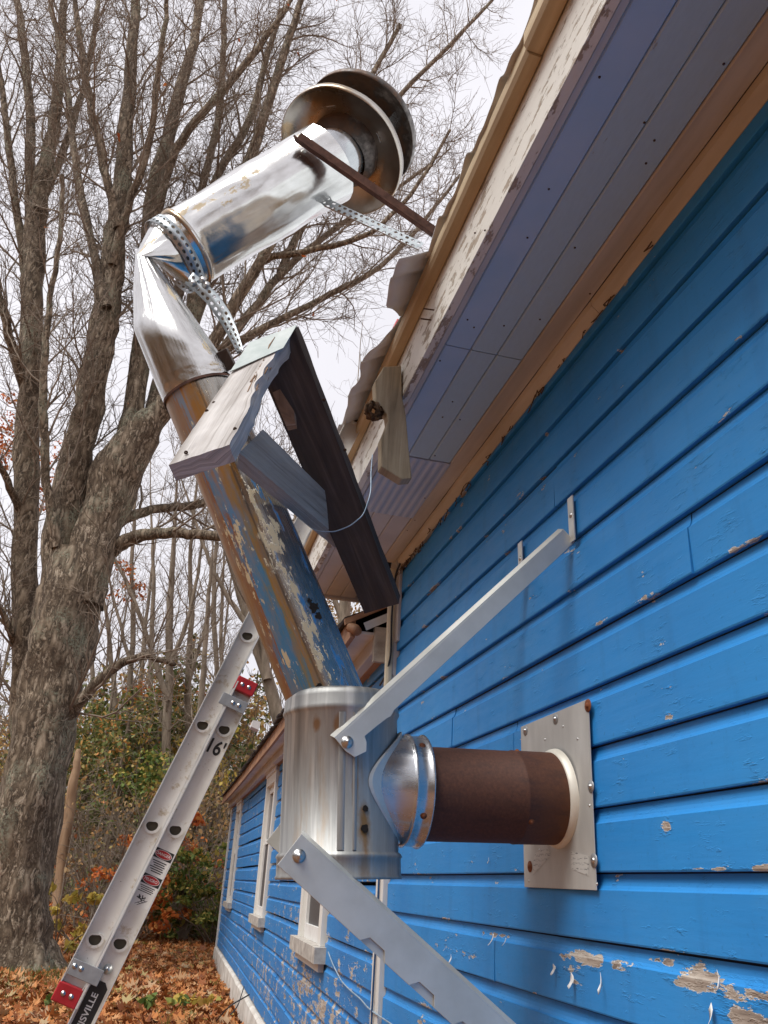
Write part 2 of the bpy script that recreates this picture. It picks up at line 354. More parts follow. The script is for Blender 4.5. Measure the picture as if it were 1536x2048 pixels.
V, F = joinvf(boxvf((-.0275, Y0, 2.935), (-.0125, .8, 2.984)), )
for (a, b) in ((Y0, 1.45), (1.452, 3.24)):
    n = int((b - a) / .1); pts = []
    V = []
    for y in np.linspace(a, b, n):
        w = .028 + .004 * mnoise.noise(Vector((y * 4, 2, 2))); zz = SZ(y)
        V += [(-w, y, zz + .002), (-w + .003, y, zz - .014), (-.0035, y, zz - .034 - .006 * mnoise.noise(Vector((y * 5, 7, 2)))), (.012, y, zz - .03), (.012, y, zz + .002)]
    F = [[j * 5 + i, j * 5 + i + 1, j * 5 + 5 + i + 1, j * 5 + 5 + i] for j in range(n - 1) for i in range(4)] + [[0, 1, 2, 3, 4], [n * 5 - 1 - i for i in range(5)]]
    mesh('cove_moulding', V, F, M['soffit_tan'], house)
# overhang end closing board
V, F = boxvf((-.337, 3.803, 2.90), (.10, 3.825, 3.06)); mesh('end_board', V, F, M['soffit_pink'], house)
# fascia, nailer, corrugated roof sheets
V, F = [], []
n = 60
for y in np.linspace(Y0, 3.83, n):
    w = .002 * mnoise.noise(Vector((y * 2, 3, 3)))
    V += [(-.340, y, SZ(y) - .012), (-.362 + w, y, SZ(y) - .010 + w), (-.364 + w, y, SZ(y) + .100), (-.362, y, SZ(y) + .197), (-.340, y, SZ(y) + .2)]
F = [[j * 5 + i, j * 5 + 5 + i, j * 5 + 5 + (i + 1) % 5, j * 5 + (i + 1) % 5] for j in range(n - 1) for i in range(5)] + [[4, 3, 2, 1, 0], [(n - 1) * 5 + i for i in range(5)]]
mesh('fascia', V, F, M['fascia'], house)
for (a, b, dx, dz) in ((Y0, .99, -.006, .006), (.992, 2.2, 0, 0), (2.203, 3.83, .002, -.002)):
    V = []; n = 16
    for y in np.linspace(a, b, n):
        z = SZ(y) + dz
        V += [(-.3655, y, z + .158), (-.392 + dx, y, z + .160), (-.398 + dx, y, z + .172), (-.397 + dx, y, z + .207), (-.3655, y, z + .214)]
    F = [[j * 5 + i, j * 5 + 5 + i, j * 5 + 5 + (i + 1) % 5, j * 5 + (i + 1) % 5] for j in range(n - 1) for i in range(5)] + [[4, 3, 2, 1, 0], [(n - 1) * 5 + i for i in range(5)]]
    mesh('roof_nailer', V, F, M['nailer'], house)
def roof_sheet(ya, yb, xe, lift, seed, droop=0.0, amp=.013, edge=None):
    per = .205; ny = int((yb - ya) / .0125); sl = math.tan(math.radians(27)); V, F = [], []
    xs = [xe, xe + .04, xe + .10, -.2, .4, 3.2]; m = len(xs)
    for y in np.linspace(ya, yb, ny):
        ph = (y / per) % 1.0; wv = amp * (math.exp(-((ph - .5) / .16) ** 2) * 2 - .4) + .004 * math.sin(y * 2 * PI / per * 3)
        rag = .010 * mnoise.noise(Vector((y * 9, seed, 0))) + .012 * mnoise.noise(Vector((y * 2.3, seed, 5)))
        for i, x in enumerate(xs):
            xx = x + (rag if i == 0 else rag * .4 if i == 1 else 0) + ((np.interp(y, edge[0], edge[1]) - xe) * (1, .6, .2, 0, 0, 0)[i] if edge else 0)
            z = SZ(y) + .222 + (xx + .40) * sl * .9 + wv + lift - (droop * (1 - (xx - xe) / .1) if xx < xe + .1 else 0)
            V.append((xx, y, z))
    F = [[j * m + i, j * m + i + 1, (j + 1) * m + i + 1, (j + 1) * m + i] for j in range(ny - 1) for i in range(m - 1)]
    o = mesh('roof_sheet', V, F, M['roofsheet'], house, smooth=True)
    md = o.modifiers.new('thickness', 'SOLIDIFY'); md.thickness = .0022
roof_sheet(Y0, 1.65, -.405, 0, 1, amp=.016); roof_sheet(1.62, 2.62, -.455, .006, 2, .014, .010, edge=([1.62, 1.76, 1.83, 1.89, 1.94, 2.01, 2.09, 2.16, 2.21, 2.33, 2.40, 2.62], [-.482, -.478, -.470, -.420, -.404, -.432, -.474, -.470, -.452, -.468, -.452, -.456])); roof_sheet(2.59, 3.95, -.405, -.004, 3)

# ornamental bracket hanging on the fascia
outl = [(768, 733), (803, 731), (806, 790), (812, 830), (818, 900), (824, 957), (804, 959), (762, 933), (762, 876), (770, 858), (776, 842), (774, 828), (764, 815), (752, 802), (750, 762)]
YB = 1.985
poly = [ony(a, b, YB) for a, b in outl]; poly = [np.array([min(q[0], -.366) if q[2] > 2.93 else q[0], YB, q[2]]) for q in poly]
V, F = prism(poly, (0, .04, 0)); uvs = [(q[0] * 1.0, q[2]) for q in V]
M['oldwood'] = wood_mat('weathered_olive_grey_wood', (.14, .11, .07), (.34, .28, .19), (.50, .44, .32))
corb = mesh('eave_bracket', V, F, M['oldwood'], None, uv=uvs); bevel(corb, .003)
tag(corb, 'weathered wooden eave bracket with a scalloped edge hanging from the fascia', 'bracket')
o = tag(mesh('rag_knot', *tubes([([ony(748 + 12 * math.cos(a) + random.uniform(-6, 6), 822 + 13 * math.sin(a) + random.uniform(-6, 6), 1.995 + random.uniform(-.02, .02)) for a in np.linspace(0, 6, 9)], .005, 5) for _ in range(26)]), M['debris'], smooth=True), 'brown clump of dry nest twigs tucked behind the scalloped bracket', 'nest')
# nails in the fascia
M['nail'] = two('rusty_nail', (.05, .025, .015), (.12, .06, .03), 80, .7, .5)
M['steel'] = two('bright_zinc_bolt', (.50, .50, .49), (.70, .70, .69), 40, .3, .95, bump=.1)
M['rustbolt'] = two('rusted_bolt', (.16, .05, .02), (.30, .11, .045), 60, .8, .3)
for (px, py) in [(862, 640), (868, 620), (1115, 15)]:
    c = onx(px, py, -.368); V, F = tube([c, c + np.array([-.03, -.004, -.006])], .0022, 6); mesh('nail', V, F, M['nail'], house)
sp_ = []
for (px, py) in [(1098, 385), (1200, 165), (1290, 255), (1055, 480), (950, 470), (1150, 500), (970, 465), (1310, 290), (1293, 335), (935, 640), (948, 655), (1008, 652), (1080, 640), (880, 720), (905, 800), (885, 830), (920, 835), (870, 905), (830, 1030), (850, 985), (900, 1010), (815, 1050), (1232, 60), (1450, 140), (1330, 420), (1180, 590)]:
    c = onz(px, py, 2.985 - .019 * 1.7); c[2] = SZ(c[1]) - (.0065 if 2.343 < c[1] < 2.8 else .0014); sp_.append(c); mesh('nail_head', *lathe(c + np.array([0, 0, .001]), c - np.array([0, 0, .0012]), [(0, .0026), (.8, .0023), (1, .0005)], 7)[:2], M['nail'], soff)
# dry plant debris along the top of the wall
lst = []
for y in np.concatenate([np.random.default_rng(3).uniform(1.2, 3.24, 26), np.random.default_rng(4).uniform(2.9, 3.26, 24)]):
    p = np.array([-.006, y, SZ(y) - .036]); q = [p]
    for _ in range(4): p = p + np.array([random.uniform(-.006, .003), random.uniform(-.03, .03), random.uniform(-.016, .008)]); p[0] = min(-.003, p[0]); q.append(p)
    lst.append((q, .0016, 4))
tag(mesh('nest_debris', *tubes(lst), M['debris']), 'dry stalks and dirt caught along the top of the blue wall', 'debris', kind='stuff')
# conduit, cables at the corner
def cov(z0, z1, y, w, d):
    V, F, n = [], [], 0
    pts = [(-.0185, -w), (-.0185 - d * .6, -w), (-.0185 - d, -w * .6), (-.0185 - d, w * .6), (-.0185 - d * .6, w), (-.0185, w)]
    lv = [(z0 - .03, .35), (z0 - .018, .75), (z0, 1), (z1, 1)]
    for z, s in lv: V += [(-.0185 + (x + .0185) * s, y + yy * s, z) for x, yy in pts]
    F = [[j * 6 + i, j * 6 + (i + 1) % 6, j * 6 + 6 + (i + 1) % 6, j * 6 + 6 + i] for j in range(3) for i in range(6)] + [[5, 4, 3, 2, 1, 0], [18 + i for i in range(6)]]
    return V, F
V, F = cov(2.11, 2.90, 3.30, .017, .028)
o = bevel(mesh('conduit_cover', V, F, M['cream'], None), .003); tag(o, 'cream plastic conduit running down the blue house corner', 'conduit')
def cable(name, pts, r, mat, label, sides=6):
    P = np.array(pts, float); tt = np.linspace(0, len(P) - 1, len(P) * 6); Q = np.stack([np.interp(tt, range(len(P)), P[:, i]) for i in range(3)], 1)
    for _ in range(3): Q[1:-1] = (Q[:-2] + 2 * Q[1:-1] + Q[2:]) / 4
    return tag(mesh(name, *[x if i == 0 else x.tolist() for i, x in enumerate(tube(Q, r, sides))], mat, None, True), label, 'cable')
cable('black_cable', [(-.02, 3.22, 2.90), (-.03, 3.25, 2.86), (-.034, 3.262, 2.78), (-.036, 3.266, 2.66), (-.03, 3.27, 2.5), (-.04, 3.3, 2.42), (-.05, 3.36, 2.385), (-.04, 3.40, 2.40), (-.02, 3.42, 2.43)], .0045, M['cable'], 'black cable looping down the house corner beside the cream conduit')
cable('blue_cable', [(-.024, 3.335, 2.05), (-.024, 3.33, 1.8), (-.024, 3.325, 1.5), (-.026, 3.335, 1.2), (-.024, 3.33, .8), (-.024, 3.33, .42)], .004, M['bluecable'], 'thin dark blue cable stapled down the white corner board')
cable('telephone_wire', [(.03, 4.48, 1.30), (.02, 4.3, 1.26), (.012, 4.05, 1.215), (0, 3.8, 1.205), (-.006, 3.6, 1.20), (-.024, 3.42, 1.195), (-.024, 3.3, 1.19), (-.008, 3.1, 1.18), (-.007, 2.6, 1.165), (-.007, 2.0, 1.15)], .003, M['wire'], 'pale wire sagging across the white corner board onto both walls')

# ------------------------------------------------------------------ lower wing
WY = [3.40, 7.1, 8.2, 11.1, 13.0, 15.25]; WX = [0.004, .135, .167, .255, .30, .352]
xw = lambda y: float(np.interp(y, WY, WX))
zw = lambda y, z: z + max(0, z - 1.6) * .0195 * max(0, (y - 4.2)) + .004 * mnoise.noise(Vector((y * .8, z * .7, 0)))
wing = thing('house_wing', (.2, 9, GZ), 'lower blue wing with white trimmed windows and pale stone foundation', 'house')
YF = 15.22; ZT = 2.60
WIN = [(4.68, 5.60, 1.31, 2.42), (8.06, 9.02, 1.31, 2.42), (12.88, 13.85, 1.31, 2.42)]
V, F = [], []
ny = 26
for y in np.linspace(3.40, YF, ny): V += [(xw(y) + .16, y, GZ - .1), (xw(y) + .16, y, zw(y, 2.9))]
wwall = mesh('wall', V, [[2 * j, 2 * j + 2, 2 * j + 3, 2 * j + 1] for j in range(ny - 1)], M['gap'], wing)
CAS = .10
for k in range(-8, 8):
    zb = 1.65 + BS * k - .035
    if zb + BS > ZT + .06: continue
    ivs = [(3.40, YF)]
    if zb + BS > 1.24 and zb < 2.56:
        ivs = []; a = 3.40
        for (wa, wb, s, h) in WIN: ivs.append((a, wa - .02)); a = wb + .02
        ivs.append((a, YF))
    for a, b in ivs:
        cuts = [a]; y = a + random.uniform(1.2, 3.6)
        while y < b - .8: cuts.append(y); y += random.uniform(1.8, 3.8)
        cuts.append(b)
        for q, r in zip(cuts[:-1], cuts[1:]):
            off = random.uniform(-.007, .007); siding_board(wwall, q + .001, r - .001, zb + off, xw, zw, M['siding_worn'], k * 13 + int(q * 5), .3)
def wbox(xa, xb, ya, yb, za, zb, n=2):
    """box following the wing's bowed wall; xa, xb relative to the wall face."""
    V = []
    for y in np.linspace(ya, yb, n):
        for dx, z in ((xa, za), (xb, za), (xb, zb), (xa, zb)): V.append((xw(y) + dx, y, zw(y, z)))
    F = [[j * 4 + i, j * 4 + 4 + i, j * 4 + 4 + (i + 1) % 4, j * 4 + (i + 1) % 4] for j in range(n - 1) for i in range(4)] + [[3, 2, 1, 0], [(n - 1) * 4 + i for i in range(4)]]
    return V, F
for (a, b, s, h) in WIN:
    w = mesh('window', *joinvf(wbox(-.024, .10, a, a + CAS, s, h), wbox(-.024, .10, b - CAS, b, s, h), wbox(-.026, .10, a - .01, b + .01, h, h + .12)), M['white'], wing)
    mesh('head_moulding', *joinvf(wbox(-.05, -.02, a - .03, b + .03, h + .121, h + .165), wbox(-.036, -.022, a - .02, b + .02, h + .085, h + .12)), M['soffit_pink'], w)
    mesh('sill', *wbox(-.062, .09, a - .07, b + .07, s - .075, s - .001), M['sillstone'], w)
    mesh('sill_apron', *wbox(-.03, .0, a - .02, b + .02, s - .115, s - .078), M['white'], w)
    mid = (s + h) / 2 + .05
    mesh('upper_sash', *joinvf(wbox(.01, .05, a + CAS + .001, a + CAS + .045, mid, h), wbox(.01, .05, b - CAS - .045, b - CAS - .001, mid, h), wbox(.01, .05, a + CAS + .046, b - CAS - .046, h - .06, h), wbox(.008, .05, a + CAS + .046, b - CAS - .046, mid, mid + .04)), M['white_clean'], w)
    mesh('lower_sash', *joinvf(wbox(.0, .04, a + CAS + .001, a + CAS + .04, s, mid - .001), wbox(.0, .04, b - CAS - .04, b - CAS - .001, s, mid - .001), wbox(-.002, .04, a + CAS + .041, b - CAS - .041, s, s + .075)), M['white_clean'], w)
    mesh('window_pane', *wbox(.028, .034, a + CAS + .04, b - CAS - .04, mid + .03, h - .05), M['glass'], w)
    mesh('insect_screen', *wbox(.018, .024, a + CAS + .035, b - CAS - .035, s + .07, mid), M['screen'], w)
mesh('corner_board', *wbox(-.022, .1, YF + .001, YF + .13, .60, ZT), M['white'], wing)
# foundation, slightly proud and uneven
V = []; n = 70
for y in np.linspace(3.40, YF + .15, n):
    a = .012 * mnoise.noise(Vector((y * 1.4, 4, 0))); z1 = .60 + .012 * mnoise.noise(Vector((y * 2, 8, 0)))
    V += [(xw(y) - .03 + a, y, GZ - .25), (xw(y) - .035 - a, y, GZ + .1), (xw(y) - .03 + a * .5, y, z1 - .02), (xw(y) - .012, y, z1), (xw(y) + .1, y, z1)]
mesh('foundation', V, [[j * 5 + i, j * 5 + 5 + i, j * 5 + 6 + i, j * 5 + 1 + i] for j in range(n - 1) for i in range(4)] + [[(n - 1) * 5 + i for i in range(5)]], M['concrete'], wing)
V, F = boxvf((xw(YF) + .02, YF + .13, GZ - .2), (5, YF + .2, zw(YF, 2.7))); mesh('end_wall', V, F, M['siding_worn'], wing)
# eave of the wing
mesh('eave_frieze', *wbox(-.03, .02, 3.40, YF + .2, ZT - .055, ZT + .02, 20), M['brownwood'], wing)
mesh('eave_soffit', *wbox(-.165, .05, 3.415, YF + .3, ZT + .021, ZT + .033, 20), M['soffit_pink'], wing)
mesh('crown_moulding', *wbox(-.075, -.031, 3.42, YF + .25, ZT - .05, ZT + .02, 20), M['soffit_pink'], wing)
mesh('eave_fascia', *wbox(-.187, -.166, 3.412, YF + .3, ZT + .0, ZT + .095, 20), M['brownwood'], wing)
rf = mesh('roof', *joinvf(([(xw(y) - .17 + d * 1.0, y, zw(y, ZT + .105) + d * .5) for y in np.linspace(3.42, YF + .35, 20) for d in (0, 3.5)], [[2 * j, 2 * j + 1, 2 * j + 3, 2 * j + 2] for j in range(19)])), M['shingle'], wing)
# shingle tabs along the visible eave edge
tabv, tabf = boxvf((-.03, 0, 0), (.12, .145, .012)); y = 3.425; proto = None
while y < YF + .3:
    if proto is None:
        proto = mesh('shingle', tabv + np.array([xw(y) - .175, y, zw(y, ZT + .106)]), tabf, M['shingle'], rf); o = proto
    else:
        o = proto.copy(); COL.objects.link(o)
    o.location = Vector((xw(y) - .15 + random.uniform(-.008, .008), y + .075, zw(y, ZT + .11) + random.uniform(0, .012))) - WL[rf]
    o.rotation_euler = (random.uniform(-.04, .04), -.35 + random.uniform(-.12, .05), random.uniform(-.05, .05))
    y += .152
# rake end of the wing roof against the main house corner
def xzbar(name, pts, ya, yb, mat, parent): V, F = prism([(x, ya, z) for x, z in pts], (0, yb - ya, 0)); return mesh(name, V, F, mat, parent)
xzbar('rake_board', [(-.21, 2.650), (0.0, 2.765), (0.0, 2.790), (-.215, 2.675)], 3.402, 3.42, M['brownwood'], wing)
xzbar('flashing', [(-.13, 2.665), (-.02, 2.725), (-.02, 2.685), (-.115, 2.632)], 3.397, 3.4, M['roofsheet'], wing)
V, F = tube([(-.19, 3.42, 2.645), (-.165, 3.40, 2.632), (-.155, 3.385, 2.615)], [.022, .024, .02], 10); mesh('gutter_stub', V, F.tolist() + [list(range(20, 30))], M['brownwood'], wing, True)
mesh('eave_block', *boxvf((-.075, 3.398, 2.50), (-.02, 3.43, 2.655)), M['sillstone'], wing)
xzbar('eave_knot', [(0, 0)] * 0 or [(-.31, 2.66), (-.25, 2.64), (-.24, 2.70), (-.3, 2.71)], 6.3, 6.42, M['soffit_pink'], wing)

# ------------------------------------------------------------------ chimney materials
def galv(name, c1, c2, rough=.33, streak=14, stain=.0, metal=.9):
    t = NT(name); u = t.uv(); v = t.mapv(u, (6, .8, 1)); n = t.noise(v, streak / 4, 7, .65, .3); f = t.noise(t.mapv(u, (30, 2, 1)), 6, 4)
    c = t.ramp(n, [(.3, c1), (.68, c2)])
    if stain:
        s = t.noise(t.mapv(u, (9, 1.6, 1)), 2.2, 5, .6); c = t.mix(t.math('MULTIPLY', t.rng(s, .55, .68), stain), c, (.30, .17, .06))
        w = t.noise(t.mapv(u, (16, .8, 1), (3, 1, 0)), 2.5, 5, .6); c = t.mix(t.math('MULTIPLY', t.rng(w, .52, .66), .55), c, (.62, .61, .58))
        d = t.noise(t.mapv(u, (12, .7, 1), (7, 4, 0)), 2.5, 5, .6); c = t.mix(t.math('MULTIPLY', t.rng(d, .55, .7), .6), c, (.16, .16, .165))
        us = t.sep(u); wz = t.math('SUBTRACT', t.noise(t.mapv(u, (20, 14, 1)), 2, 4), .5)
        for (cu, cv, ru, rv, kk) in ((.066, .093, .022, .05, .95), (.04, .18, .012, .10, .7), (-.068, .295, .014, .022, .8), (-.01, .292, .014, .022, .8), (.064, .03, .02, .05, .6)):
            da = t.math('DIVIDE', t.math('SUBTRACT', us[0], cu), ru); db = t.math('DIVIDE', t.math('SUBTRACT', us[1], cv), rv); dd = t.math('ADD', t.math('SQRT', t.math('ADD', t.math('MULTIPLY', da, da), t.math('MULTIPLY', db, db))), t.math('MULTIPLY', wz, 1.6))
            c = t.mix(t.rng(dd, .25, 1.0, kk, 0), c, (.26, .135, .045))
    r = t.math('ADD', rough, t.math('MULTIPLY', t.math('SUBTRACT', n, .5), .5)); b = t.bump(f, .05, .001, t.bump(t.noise(t.mapv(u, (4, 3, 1)), 3, 3), .12, .006))
    return t.fin(c, r, metal, b)
M['galv'] = galv('weathered_galvanised_tee', (.27, .27, .26), (.42, .42, .40), .50, 14, .45, .7)
M['galvbright'] = galv('brushed_bright_steel', (.46, .47, .48), (.62, .63, .64), .26, 10)
M['zinc'] = two('matt_zinc_angle', (.56, .56, .52), (.66, .66, .62), 12, .40, .55, bump=.05, stretch=(1, 1, 1), coord='pos')
M['zincdull'] = two('dull_grey_punched_steel', (.28, .29, .30), (.40, .41, .42), 25, .5, .5, bump=.1)
t = NT('rusty_stove_pipe'); u = t.uv(); o_ = t.obj(); n = t.noise(o_, 160, 4, .7); g = t.noise(o_, 9, 5); ed = t.rng(t.sep(u)[1], .22, .34)
c = t.ramp(n, [(.3, (.060, .022, .012)), (.55, (.090, .033, .018)), (.75, (.12, .044, .023))])
c = t.mix(t.math('MULTIPLY', t.math('MULTIPLY', ed, t.rng(g, .35, .65)), .75), c, (.16, .058, .018))
c = t.mix(t.rng(t.noise(t.mapv(o_, (1, 1, 3)), 14, 5, .65), .5, .72, 0, .5), c, (.028, .014, .012)); M['rust'] = t.fin(c, .7, .15, t.bump(n, .18, .001))
# painted, streaked lower flue
t = NT('streaked_painted_flue'); u = t.uv(); us = t.sep(u)
wob = t.noise(t.mapv(u, (3, 2.2, 1)), 2.2, 6, .65); wob2 = t.noise(t.mapv(u, (30, 1.4, 1)), 2, 6, .6)
a = t.math('ADD', us[0], t.math('ADD', t.math('MULTIPLY', t.math('SUBTRACT', wob, .5), .22), t.math('MULTIPLY', t.math('SUBTRACT', wob2, .5), .17)))
col = t.ramp(t.rng(a, -.30, .30), [(0, (.30, .25, .18)), (.10, (.24, .18, .12)), (.14, (.36, .25, .13)), (.22, (.33, .19, .09)), (.30, (.30, .15, .08)), (.335, (.10, .28, .52)), (.40, (.08, .28, .52)), (.445, (.24, .30, .24)), (.47, (.46, .30, .10)), (.51, (.36, .33, .28)), (.60, (.42, .41, .39)), (.8, (.46, .47, .49)), (1, (.46, .47, .49))])
up_ = t.rng(us[1], .55, .95); col = t.mix(t.math('MULTIPLY', up_, t.rng(wob2, .3, .7, .35, .95)), col, (.44, .40, .33))
och = t.math('MULTIPLY', t.rng(us[1], .35, .6), t.math('MULTIPLY', t.rng(a, -.10, -.05), t.rng(a, .04, .0))); col = t.mix(t.math('MULTIPLY', och, .8), col, (.46, .22, .05))
gp = t.noise(t.mapv(u, (5, 3, 1), (9, 9, 0)), 3.2, 6, .66); col = t.mix(t.rng(gp, .48, .66, 0, .75), col, (.30, .28, .25))
fl = t.noise(t.mapv(u, (9, 5, 1), (2, 3, 0)), 5, 8, .72); fg = t.noise(t.mapv(u, (4, 2.2, 1), (8, 2, 0)), 3, 3)
band = t.math('MAXIMUM', t.math('MULTIPLY', t.rng(a, -.01, .02), t.rng(a, .10, .06)), t.math('MULTIPLY', t.math('MULTIPLY', t.rng(a, -.17, -.13), t.rng(a, -.04, -.09)), .75))
band = t.math('MULTIPLY', band, t.rng(us[1], .78, .6))
fk = t.rng(t.math('ADD', t.math('MULTIPLY', fl, .6), t.math('ADD', t.math('MULTIPLY', fg, .4), t.math('MULTIPLY', band, .10))), .605, .615)
col = t.mix(fk, col, (.66, .58, .38))
blu = t.noise(t.mapv(u, (8, 2.4, 1), (5, 9, 0)), 3, 6, .66); bk = t.math('MULTIPLY', t.rng(blu, .57, .60), t.math('MULTIPLY', t.rng(us[1], .75, .5), t.rng(a, .02, .05)))
col = t.mix(bk, col, (.05, .22, .48))
seam = t.math('MULTIPLY', t.rng(t.math('ABSOLUTE', t.math('SUBTRACT', us[0], .004)), .006, .002), 1)
col = t.mix(t.math('MULTIPLY', seam, .55), col, (.10, .09, .08))
paint = t.math('MAXIMUM', fk, bk); left = t.rng(a, .03, -.08)
met = t.math('MULTIPLY', t.math('SUBTRACT', 1, paint), t.math('SUBTRACT', .92, t.math('MULTIPLY', left, .62)))
rg = t.math('ADD', t.rng(wob2, .3, .7, .16, .34), t.math('MULTIPLY', t.math('MAXIMUM', left, paint), .2))
M['flue'] = t.fin(col, rg, met, t.bump(t.math('ADD', fk, t.math('MULTIPLY', bk, .6)), .5, .0012, t.bump(wob2, .12, .004)))
# foil
def foil_mat(name, sx, flakes=0.0, st=.55):
    t = NT(name); u = t.uv(); w = t.noise(t.mapv(u, (7 * sx, 4, 1)), 2.6, 6, .6, .8); r = t.noise(t.mapv(u, (26 * sx, 1.2, 1)), 2.5, 5, .6); big = t.noise(t.mapv(u, (2.5, 3, 1)), 2.0, 2)
    c = t.ramp(t.noise(t.mapv(u, (5, 5, 1)), 3, 4), [(.3, (.60, .585, .56)), (.7, (.76, .75, .73))]); met = 1.0; ro = t.rng(r, .3, .7, .13, .26)
    if flakes:
        f = t.noise(t.mapv(u, (7, 5, 1), (1, 6, 0)), 4, 9, .74); g = t.noise(t.mapv(u, (3, 2.5, 1), (4, 1, 0)), 3, 2); us = t.sep(u)
        b = t.math('MULTIPLY', t.rng(us[0], flakes - .11, flakes), t.rng(us[0], flakes + .1, flakes + .02))
        k = t.rng(t.math('ADD', t.math('MULTIPLY', f, .6), t.math('ADD', t.math('MULTIPLY', g, .4), t.math('MULTIPLY', b, .15))), .675, .685)
        c = t.mix(k, c, (.60, .50, .33)); met = t.math('SUBTRACT', 1, k); ro = t.math('ADD', ro, t.math('MULTIPLY', k, .4))
    return t.fin(c, ro, met, t.bump(w, st * .3, .008, t.bump(r, st * .6, .003, t.bump(big, .2, .02))))
M['foil'] = foil_mat('crumpled_silver_foil', .7, -.13, .22); M['foil2'] = foil_mat('pleated_silver_foil', 2.6, .1, .42)
t = NT('sooty_cap_metal'); o_ = t.obj(); n = t.noise(o_, 9, 6, .65); f = t.noise(o_, 60, 5)
c = t.ramp(n, [(.3, (.035, .030, .028)), (.47, (.12, .07, .045)), (.56, (.07, .062, .058)), (.72, (.36, .33, .31))])
M['soot'] = t.fin(c, t.rng(f, .3, .7, .4, .7), .5, t.bump(f, .3, .003))
t = NT('heat_tinted_brim_metal'); o_ = t.obj(); n = t.noise(o_, 6, 5); c = t.ramp(n, [(.3, (.34, .22, .12)), (.42, (.46, .33, .20)), (.52, (.44, .39, .33)), (.7, (.62, .59, .55))])
M['brim'] = t.fin(c, t.rng(n, .3, .7, .22, .36), .9, t.bump(n, .2, .01))
M['rustiron'] = two('rusty_angle_iron', (.075, .038, .028), (.17, .085, .06), 40, .8, .3)
# punched strap: two rows of slots cut out by the material
t = NT('punched_zinc_strap'); u = t.uv(); us = t.sep(u)
def slots(uc, off):
    a = t.math('DIVIDE', t.math('SUBTRACT', us[0], uc), .0042); b = t.math('DIVIDE', t.math('SUBTRACT', t.math('FRACT', t.math('ADD', t.math('DIVIDE', us[1], .019), off)), .5), .30)
    return t.math('LESS_THAN', t.math('ADD', t.math('MULTIPLY', a, a), t.math('MULTIPLY', b, b)), 1.0)
hole = t.math('MAXIMUM', slots(.010, 0), slots(.026, .5)); n = t.noise(t.mapv(u, (40, 40, 1)), 2, 5)
tr = t.n('ShaderNodeBsdfTransparent'); mxs = t.n('ShaderNodeMixShader'); t.l(hole, mxs.inputs[0]); t.l(t.b.outputs[0], mxs.inputs[1]); t.l(tr.outputs[0], mxs.inputs[2]); t.l(mxs.outputs[0], t.out.inputs[0])
M['strap'] = t.fin(t.ramp(n, [(.3, (.36, .40, .42)), (.7, (.52, .56, .58))]), .42, .75)
def dome(c, nrm, r=.008, h=.006, n=14):
    nrm = norm(nrm); c = np.asarray(c, float); V, F, U = lathe(c, c + nrm * h, [(-.2, r * 1.5), (.12, r * 1.5), (.13, r), (.6, r * .85), (.9, r * .5), (1, .0005)], n); return V, F

# ------------------------------------------------------------------ flue chimney
TX, TY = -.513, 1.79
TB, TT = np.array([TX + .008, TY, 1.612]), np.array([TX - .012, TY, 1.985])
camref = lambda p: CAM - np.asarray(p)
chim = thing('stove_chimney', (TX, TY, 1.61), 'crooked metal stove chimney of steel tee, painted leaning flue and foil wrapped top', 'chimney')
R = .124
V, F, U = lathe(TB, TT, [(0, R + .004), (.0, R + .006), (.012, R + .007), (.02, R + .0045), (.10, R + .0045), (.112, R + .007), (.125, R + .0045), (.135, R), (.5, R), (.86, R), (.872, R + .003), (.885, R + .005), (.90, R + .003), (.955, R + .002), (.985, R - .001), (1.0, R - .010), (1.0, R - .03)], 64, camref(TB))
tee = mesh('tee_body', V, F, M['galv'], chim, True, U)
V, F, U = lathe(TB, TT, [(.02, R - .004), (.018, .0005)], 40); mesh('clean_out_cap', V, F, M['galv'], chim, True, U)
# raised vertical seam straps on the tee
a, e1, e2 = frame(TT - TB, camref(TB))
for th, w in ((.02, .007), (.24, .004)):
    V = []
    for tz in np.linspace(.14, .85, 8):
        for q, rr in ((th - w / R / 1, R + .0005), (th - w / R * .6, R + .0016), (th + w / R * .6, R + .0016), (th + w / R, R + .0005)):
            V.append(TB + (TT - TB) * tz + rr * (math.cos(q) * e1 + math.sin(q) * e2))
    mesh('seam_strap', V, [[j * 4 + i, j * 4 + i + 1, j * 4 + 5 + i, j * 4 + 4 + i] for j in range(7) for i in range(3)], M['galv'], tee, True, [(.3 + .01 * (i % 4), .4 + .05 * (i // 4)) for i in range(len(V))])
M['hole'] = two('black_rust_hole', (.006, .005, .004), (.02, .012, .008), 90, .95)
M['ruststain'] = two('orange_rust_bloom', (.17, .075, .025), (.36, .20, .08), 120, .75, .2, bump=.3)
for th, tz, r, mt in ((.42, .345, .006, 'hole'), (.41, .245, .008, 'hole')):
    V = []; 
    for q in range(18):
        g = q * 2 * PI / 18; rr = r * (1 + .35 * mnoise.noise(Vector((math.cos(g) * 2, math.sin(g) * 2, tz * 50)))); el = 1.6 if mt == 'ruststain' else 1
        t2 = th + rr * math.cos(g) / R; V.append(TB + (TT - TB) * (tz + (rr * el * math.sin(g)) / .373) + (R + (.0012 if mt == 'ruststain' else .002)) * (math.cos(t2) * e1 + math.sin(t2) * e2))
    mesh('rust_spot' if mt == 'ruststain' else 'rust_hole', V, [list(range(18))], M[mt], tee)
